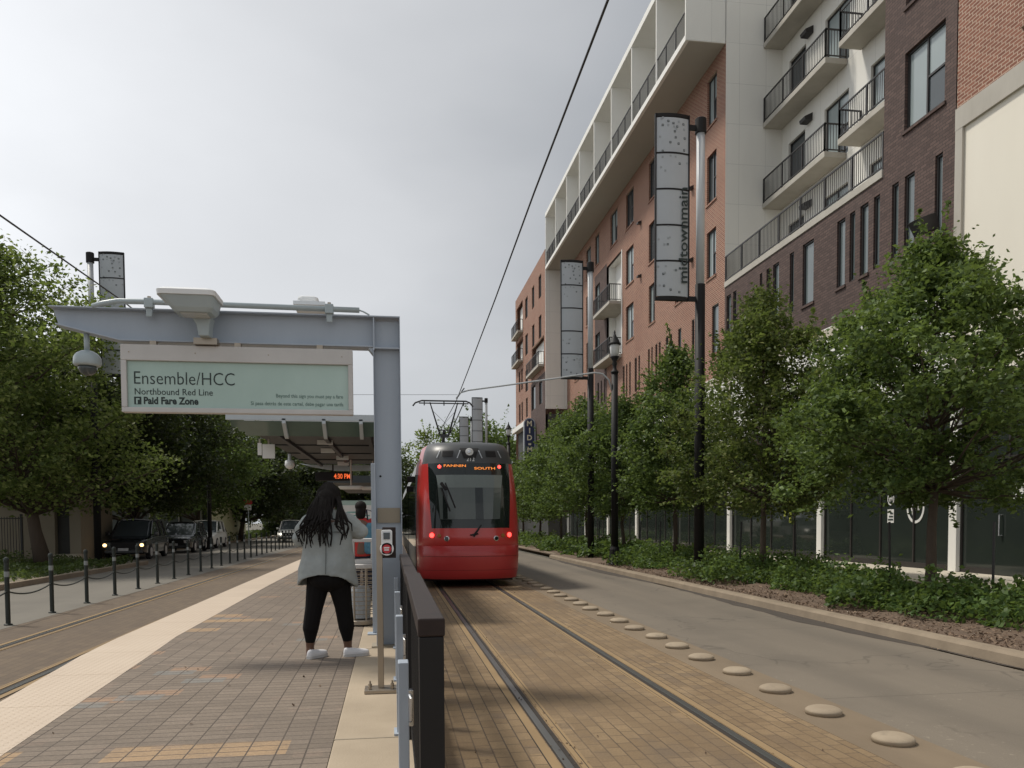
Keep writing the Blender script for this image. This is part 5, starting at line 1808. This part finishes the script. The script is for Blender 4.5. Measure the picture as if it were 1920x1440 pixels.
struct(leaves(np.stack([x, y, .05 + 3.2 * rng.random(n)], 1), .8, .45, rng, M['leafd'], 'undergrowth', aspect=.6), 'stuff')
n = 5000
x = rng.uniform(-14.5, -13.1, n)
y = rng.uniform(56, 90, n)
struct(leaves(np.stack([x, y, .12 + .7 * rng.random(n)], 1), .8, .3, rng, M['grass'], 'verge_plants', aspect=.4), 'stuff')

# ------------------------------------------------------------------ left side: fence, buildings, signs
fe = thing('iron_fence', 'black iron picket fence beside the big live oak at the left edge', 'fence', (-18, 34.6, .12))
g = MB()
for i in range(70):
    x = -22.0 + i * .105
    g.box(x - .01, x + .01, 34.59, 34.61, .2, 1.95)
g.build('pickets', M['iron'], fe)
g = MB().box(-22, -14.6, 34.57, 34.63, 1.86, 1.9).box(-22, -14.6, 34.57, 34.63, .3, .34)
g.build('rails', M['iron'], fe)
for i in range(8):
    x = -22 + i * 1.05
    MB().box(x - .035, x + .035, 34.55, 34.65, .12, 2.05).build('post', M['iron'], fe)
b = thing('beige_building', 'low beige building with a dark door behind the iron fence on the left', 'building', (-22, 42, 0))
g = MB()
g.box(-34, -14.35, 37, 41, 0, 5.2)
g.box(-13.75, -13.3, 37, 41, 0, 5.2).box(-14.349, -13.751, 37, 41, 3.3, 5.2)
g.build('wall', M['beige'], b)
MB().box(-34.3, -13.1, 36.7, 41.3, 5.2, 5.5).build('roof', M['shade'], b)
MB().box(-14.345, -13.755, 37.3, 37.4, .12, 3.29).build('door', M['shade'], b)
MB().box(-14.8, -13.2, 36.3, 36.99, .0, .35).build('step', M['walk'], b)
b = thing('shop_building', 'low shop with pale lime fascia and lit doorway behind the white car', 'building', (-18, 68, 0))
g = MB()
g.box(-28, -13.2, 62, 62.5, 3.6, 5.5)
g.box(-13.5, -13.2, 62, 76, 0, 3.6).box(-13.5, -13.2, 62.5, 76, 3.6, 5.5)
g.build('fascia', M['lime'], b)
g = MB().prism([(-28, 5.5), (-13, 5.5), (-13, 5.62), (-28, 6.3)], 61.7, 76.5, 'y')
g.build('roof', M['slab'], b)
g = MB().box(-28, -13.51, 64, 64.3, 0, 3.59)
g.build('wall', M['dim'], b)
for x in (-15.9, -14.3, -18):
    MB().box(x - .02, x + .02, 63.6, 63.99, .1, 3.5).build('mullion', M['alu'], b)
MB().box(-15.8, -14.35, 63.8, 63.9, .1, 3.0).build('door', M['dim'], b)
for x in (-15.3, -14.6):
    MB().ell((x, 63.0, 3.3), (.07, .07, .07)).build('ceiling_lamp', M['litwhite'], b)
t = thing('street_sign', 'small red and white sign on a thin post far up the left street', 'sign', (-10.3, 60.5, .1))
MB().tube([(-10.3, 60.5, .0), (-10.3, 60.5, 3.2)], .035, 8).build('post', M['greyp'], t)
MB().box(-10.58, -10.02, 60.4, 60.45, 2.95, 3.3).build('red_panel', M['signred'], t)
MB().box(-10.58, -10.08, 60.4, 60.45, 2.55, 2.945).build('white_panel', M['paper'], t)
t = thing('warning_sign', 'grey back of a diamond sign beside the pale lime shop', 'sign', (-13.3, 58, .1))
MB().tube([(-13.3, 58, .1), (-13.3, 58, 3.3)], .035, 8).build('post', M['greyp'], t)
MB().prism([(-13.3, 2.2), (-12.85, 2.65), (-13.3, 3.1), (-13.75, 2.65)], 57.93, 57.96, 'y').build('panel', M['roofgrey'], t)


# ------------------------------------------------------------------ people
def hand(mb, w, d, up, r=1.0):
    """palm with four fingers and a thumb; w wrist, d pointing direction, up = thumb side"""
    w, d, up = Vector(w), Vector(d).normalized(), Vector(up).normalized()
    n = d.cross(up).normalized()
    up = n.cross(d).normalized()
    k = .9 * r
    c = w + d * .045 * k
    rings = []
    for (t, a, b) in ((0, .026, .018), (.03, .036, .02), (.06, .042, .019), (.09, .04, .015)):
        rings.append([tuple(w + d * t * k + up * a * k * math.cos(q) + n * b * k * math.sin(q)) for q in [2 * math.pi * i / 10 for i in range(10)]])
    mb.loft(rings)
    for i, (L, o) in enumerate(((.068, .031), (.078, .010), (.072, -.011), (.055, -.031))):
        b0 = w + d * .082 * k + up * o * k
        b1 = b0 + d * L * .45 * k + n * .006
        b2 = b1 + (d * .8 + n * .6).normalized() * L * .32 * k
        b3 = b2 + (d * .35 + n).normalized() * L * .28 * k
        mb.tube([b0, b1, b2, b3], [.0098 * k, .0092 * k, .0085 * k, .007 * k], 7)
    b0 = w + d * .03 * k + up * .03 * k
    b1 = b0 + (d * .6 + up * .8).normalized() * .035 * k
    b2 = b1 + (d + up * .2 + n * .4).normalized() * .04 * k
    mb.tube([b0, b1, b2], [.013 * k, .011 * k, .008 * k], 7)


def limb(mb, pts, rs, n=12):
    mb.tube(pts, rs, n)
    for p, r in zip(pts, rs):
        mb.ell(p, (r, r, r), 12, 8)


def head(mb, c, f=(0, 1), s=1.0):
    """skull, jaw, nose, ears; f = facing direction in plan"""
    fx, fy = f
    mb.ell(c, (.078 * s + .016 * abs(fy) * 0, .095 * s, .115 * s))
    mb.ell((c[0] + fx * .03, c[1] + fy * .03, c[2] - .06 * s), (.062 * s, .07 * s, .065 * s))
    mb.ell((c[0] + fx * .098 * s, c[1] + fy * .098 * s, c[2] - .02 * s), (.014, .018, .022))
    for q in (-1, 1):
        mb.ell((c[0] + q * .08 * s * abs(fy) + q * .0, c[1] + q * .08 * s * abs(fx), c[2] - .005), (.012, .02, .032))
    mb.ell((c[0] + fx * .09 * s, c[1] + fy * .09 * s, c[2] - .068 * s), (.024, .012, .010))


def shoe(parent, heel, ang, L=.25, wd=.088, h=.075, z0=.372):
    d = Vector((math.cos(ang), math.sin(ang), 0))
    s = Vector((-d.y, d.x, 0))
    rings, soles = [], []
    for (t, w, hh) in ((0, .5, .62), (.04, .72, 1.0), (.2, .82, 1.0), (.42, .9, .82), (.62, 1.06, .72), (.8, 1.0, .62), (.94, .72, .48), (1.0, .3, .3)):
        c = Vector(heel) + d * (t * L)
        ring = []
        for i in range(14):
            a = 2 * math.pi * i / 14
            zz = max(math.sin(a), -.25)
            ring.append(tuple(c + s * (wd / 2 * w * math.cos(a)) + Vector((0, 0, z0 + .016 + h * .2 + zz * h * hh * .8))))
        rings.append(ring)
        soles.append([tuple(c + s * (wd / 2 * w * 1.03 * q) + Vector((0, 0, z))) for q, z in ((-1, z0), (1, z0), (1, z0 + .024), (-1, z0 + .024))])
    o = MB().loft(rings).build('shoe', M['shoe'], parent, smooth=True, sub=1)
    MB().loft(soles).build('sole', M['sole'], o)


pw = thing('person', 'woman with long dark braids in pale denim jacket and black leggings, back to camera', 'person', (-.6, 7.85, .37))
B = MB()
lk = [((-.685, 7.86, 1.19), .105), ((-.745, 7.85, .86), .07), ((-.78, 7.84, .66), .062), ((-.79, 7.86, .47), .039), ((-.79, 7.86, .41), .042)]
rk = [((-.525, 7.86, 1.19), .105), ((-.47, 7.87, .86), .07), ((-.445, 7.88, .66), .062), ((-.435, 7.9, .47), .039), ((-.435, 7.9, .41), .042)]
for q in (lk, rk):
    limb(B, [a for a, b in q], [b for a, b in q])
B.ell((-.605, 7.86, 1.22), (.17, .14, .14))
B.tube([(-.605, 7.86, 1.2), (-.605, 7.86, 1.45), (-.605, 7.87, 1.68), (-.605, 7.88, 1.74)], [.15, .13, .15, .08], 14)
B.tube([(-.605, 7.88, 1.7), (-.60, 7.92, 1.84)], [.055, .05], 10)
head(B, (-.60, 7.955, 1.90))
la = [((-.775, 7.86, 1.67), .058), ((-.865, 7.86, 1.52), .042), ((-.70, 8.09, 1.52), .03)]
ra = [((-.435, 7.86, 1.68), .058), ((-.305, 7.89, 1.585), .042), ((-.50, 8.11, 1.56), .03)]
for q in (la, ra):
    limb(B, [a for a, b in q], [b for a, b in q], 10)
hand(B, la[-1][0], (.55, .8, .2), (0, 0, 1))
hand(B, ra[-1][0], (-.55, .8, .2), (0, 0, 1))
B.build('body', M['skin'], pw, remesh=.0075)
for q in (-1, 1):
    MB().ell((-.60 + q * .032, 8.04, 1.905), (.012, .008, .008), 10, 6).build('eye', M['paper'], pw)
G = MB()
for q in (lk, rk):
    limb(G, [q[0][0], q[1][0], q[2][0], tuple(Vector(q[2][0]).lerp(Vector(q[3][0]), .62))], [.125, .086, .077, .05])
G.ell((-.605, 7.85, 1.215), (.205, .165, .155))
G.ell((-.605, 7.80, 1.14), (.185, .14, .12))
G.tube([(-.605, 7.86, 1.2), (-.605, 7.86, 1.38)], [.19, .165], 16)
G.build('leggings', M['legging'], pw, remesh=.009)
J = MB()


def jring(z, rx, ry, cy_, inset=0.0):
    ring = []
    for i in range(36):
        a = 2 * math.pi * i / 36
        low = (1.36 - z) / .28 if z < 1.36 else 0
        wob = 1 + .025 * low * math.sin(5 * a + 1) + .012 * math.sin(9 * a + 4 * z)
        zz = z + low * (.12 * max(0, -math.sin(a)) ** 1.3 - .012 * math.cos(a) - .025)
        ring.append((-.608 - .012 * low + (rx * wob - inset) * math.cos(a), cy_ + (ry * wob - inset) * math.sin(a) - .02 * low * max(0, -math.sin(a)), zz))
    return ring


prof_ = ((1.08, .285, .195, 7.85), (1.10, .287, .197, 7.85), (1.22, .268, .192, 7.85), (1.36, .243, .182, 7.85), (1.5, .226, .17, 7.85), (1.62, .218, .155, 7.86), (1.70, .19, .128, 7.87), (1.745, .13, .10, 7.88), (1.775, .09, .085, 7.885))
J.loft([jring(z, rx, ry, c_, .022) for (z, rx, ry, c_) in prof_[:4][::-1]] + [jring(*q) for q in prof_])
limb(J, [la[0][0], (-.835, 7.85, 1.59), la[1][0], (-.79, 7.98, 1.515), (-.72, 8.06, 1.518)], [.095, .09, .084, .068, .055])
limb(J, [ra[0][0], (-.36, 7.875, 1.62), ra[1][0], (-.40, 8.0, 1.568), (-.48, 8.08, 1.56)], [.095, .088, .08, .068, .055])
J.tube([(-.70, 7.86, 1.71), (-.605, 7.83, 1.765), (-.51, 7.86, 1.715)], [.07, .06, .07], 10)
jk = J.build('jacket', M['denim'], pw, remesh=.009)
tx = bpy.data.textures.new('cloth_folds', 'CLOUDS')
tx.noise_scale = .16
tx.noise_depth = 2
dm = jk.modifiers.new('folds', 'DISPLACE')
dm.texture = tx
dm.strength = .03
dm.mid_level = .5
# collar, yoke and centre seams lie on the back of the jacket
g = MB()
g.tube([(-.70, 7.85, 1.745), (-.65, 7.82, 1.77), (-.605, 7.815, 1.775), (-.56, 7.82, 1.77), (-.51, 7.85, 1.75)], [.022, .026, .026, .026, .022], 8)
g.build('collar', M['denim'], jk, smooth=True)
g = MB()
g.tube([(-.612, 7.688, 1.6), (-.612, 7.672, 1.5), (-.613, 7.657, 1.36), (-.615, 7.634, 1.24), (-.616, 7.618, 1.19)], .004, 5)
g.tube([(-.785, 7.745, 1.57), (-.70, 7.695, 1.585), (-.61, 7.682, 1.575), (-.52, 7.697, 1.585), (-.43, 7.75, 1.57)], .004, 5)
g.build('seam', M['seam'], jk)
# hair: cap and braids
rb = random.Random(21)
H = MB()
H.ell((-.60, 7.935, 1.93), (.105, .118, .118), 16, 10)
H.ell((-.605, 7.87, 1.90), (.10, .09, .11), 14, 8)
for i in range(16):
    a = math.pi * (1.0 + i / 15)
    H.tube([(-.60 + .03 * math.cos(a), 7.92 + .03 * math.sin(a), 2.05), (-.60 + .095 * math.cos(a), 7.92 + .09 * math.sin(a), 1.98), (-.60 + .115 * math.cos(a), 7.9 + .10 * math.sin(a), 1.88)], .014, 6)
for i in range(60):
    q = rb.uniform(0, .66) if i % 8 else rb.uniform(.74, 1)
    a = math.pi * (1.02 + .96 * q)
    sx, sy = -.60 + .105 * math.cos(a), 7.90 + .105 * math.sin(a)
    ex = (-.84 + .40 * q + rb.gauss(0, .035)) if q < .7 else rb.uniform(-.50, -.37)
    ln = rb.uniform(.22, .43) if q < .72 else rb.uniform(.2, .40)
    ez = 1.86 - ln
    ey = (7.655 if abs(ex + .605) < .16 else 7.69) + rb.uniform(-.018, .012)
    m1 = (sx + (ex - sx) * .3 + rb.gauss(0, .012), min(sy, 7.775), 1.80)
    m2 = (sx + (ex - sx) * .65 + rb.gauss(0, .02), 7.70 + (ey - 7.66) * .5 - .02, 1.80 - ln * .42)
    m3 = (ex + rb.gauss(0, .022), ey - .005, ez + ln * .25)
    H.tube([(sx, sy, 1.92), m1, m2, m3, (ex + rb.gauss(0, .012), ey, ez)], [.0115, .0105, .009, .0075, .004], 6)
H.build('hair', M['hair'], pw, smooth=True)
shoe(pw, (-.80, 7.77, 0), rad(52))
shoe(pw, (-.475, 7.86, 0), rad(14))


def simple_person(label, x, y, z0, top, legs, htop, mat_hair, face=1):
    t = thing('person', label, 'person', (x, y, z0))
    k = htop / 1.72
    W_ = lambda a, b, c: (x + a * k, y + b * k * face, z0 + c * k)
    B = MB()
    for s in (-1, 1):
        limb(B, [W_(s * .09, 0, .86), W_(s * .10, .01, .48), W_(s * .10, -.02, .09)], [.09 * k, .058 * k, .04 * k])
        B.ell(W_(s * .105, .05, .045), (.045 * k, .12 * k, .04 * k))
    B.tube([W_(0, 0, .85), W_(0, 0, 1.1), W_(0, 0, 1.36), W_(0, 0, 1.45)], [.15 * k, .13 * k, .16 * k, .07 * k], 12)
    B.tube([W_(0, 0, 1.42), W_(0, .02, 1.55)], [.05 * k, .05 * k], 10)
    head(B, W_(0, .03, 1.6), (0, face), k)
    for s in (-1, 1):
        pts = [W_(s * .19, 0, 1.39), W_(s * .24, -.02, 1.12), W_(s * .21, .12, .92)]
        limb(B, pts, [.05 * k, .04 * k, .03 * k], 10)
        hand(B, pts[-1], (0, .5 * face, -1), (-s * .4, face, 0), k)
    B.build('body', M['skin'], t, remesh=.013)
    T = MB()
    T.loft([[(x + rx * k * math.cos(a), y + ry * k * math.sin(a), z0 + z * k) for a in [2 * math.pi * i / 20 for i in range(20)]] for (z, rx, ry) in ((.82, .19, .14), (1.0, .175, .13), (1.25, .19, .135), (1.38, .18, .11), (1.46, .09, .08))])
    for s in (-1, 1):
        limb(T, [W_(s * .19, 0, 1.39), W_(s * .235, -.01, 1.15)], [.068 * k, .058 * k], 10)
    T.build('shirt', top, t, remesh=.015)
    L = MB()
    for s in (-1, 1):
        limb(L, [W_(s * .09, 0, .86), W_(s * .10, .01, .48), W_(s * .10, -.02, .1)], [.105 * k, .078 * k, .062 * k])
    L.ell(W_(0, 0, .88), (.175 * k, .13 * k, .12 * k))
    L.build('trousers', legs, t, remesh=.015)
    MB().ell(W_(0, -.005, 1.645), (.095 * k, .11 * k, .095 * k)).ell(W_(0, -.05, 1.54), (.085 * k, .065 * k, .13 * k)).build('hair', mat_hair, t, smooth=True)
    return t


pr = simple_person('person in a red shirt half hidden between the woman and the gantry column', -.47, 12.6, .372, M['redshirt'], M['navy'], 1.61, M['hair'])
bgp = thing('shoulder_bag', 'blue patterned bag carried by the person in the red shirt', 'bag', (-.3, 12.5, 1.2))
MB().loft([[(-.31 + rx * math.cos(a), 12.52 + .08 * math.sin(a), z) for a in [2 * math.pi * i / 16 for i in range(16)]] for (z, rx) in ((1.18, .1), (1.22, .13), (1.45, .125), (1.62, .09), (1.66, .05))]).build('bag_body', M['bluecloth'], bgp, smooth=True)
MB().tube([(-.24, 12.52, 1.62), (-.3, 12.46, 1.84), (-.38, 12.52, 1.86), (-.36, 12.58, 1.62)], .012, 6).build('strap', M['navy'], bgp)
simple_person('pedestrian in dark blue standing far off on the left pavement', -13.35, 63.5, .12, M['bluecloth'], M['navy'], 1.75, M['hair'])
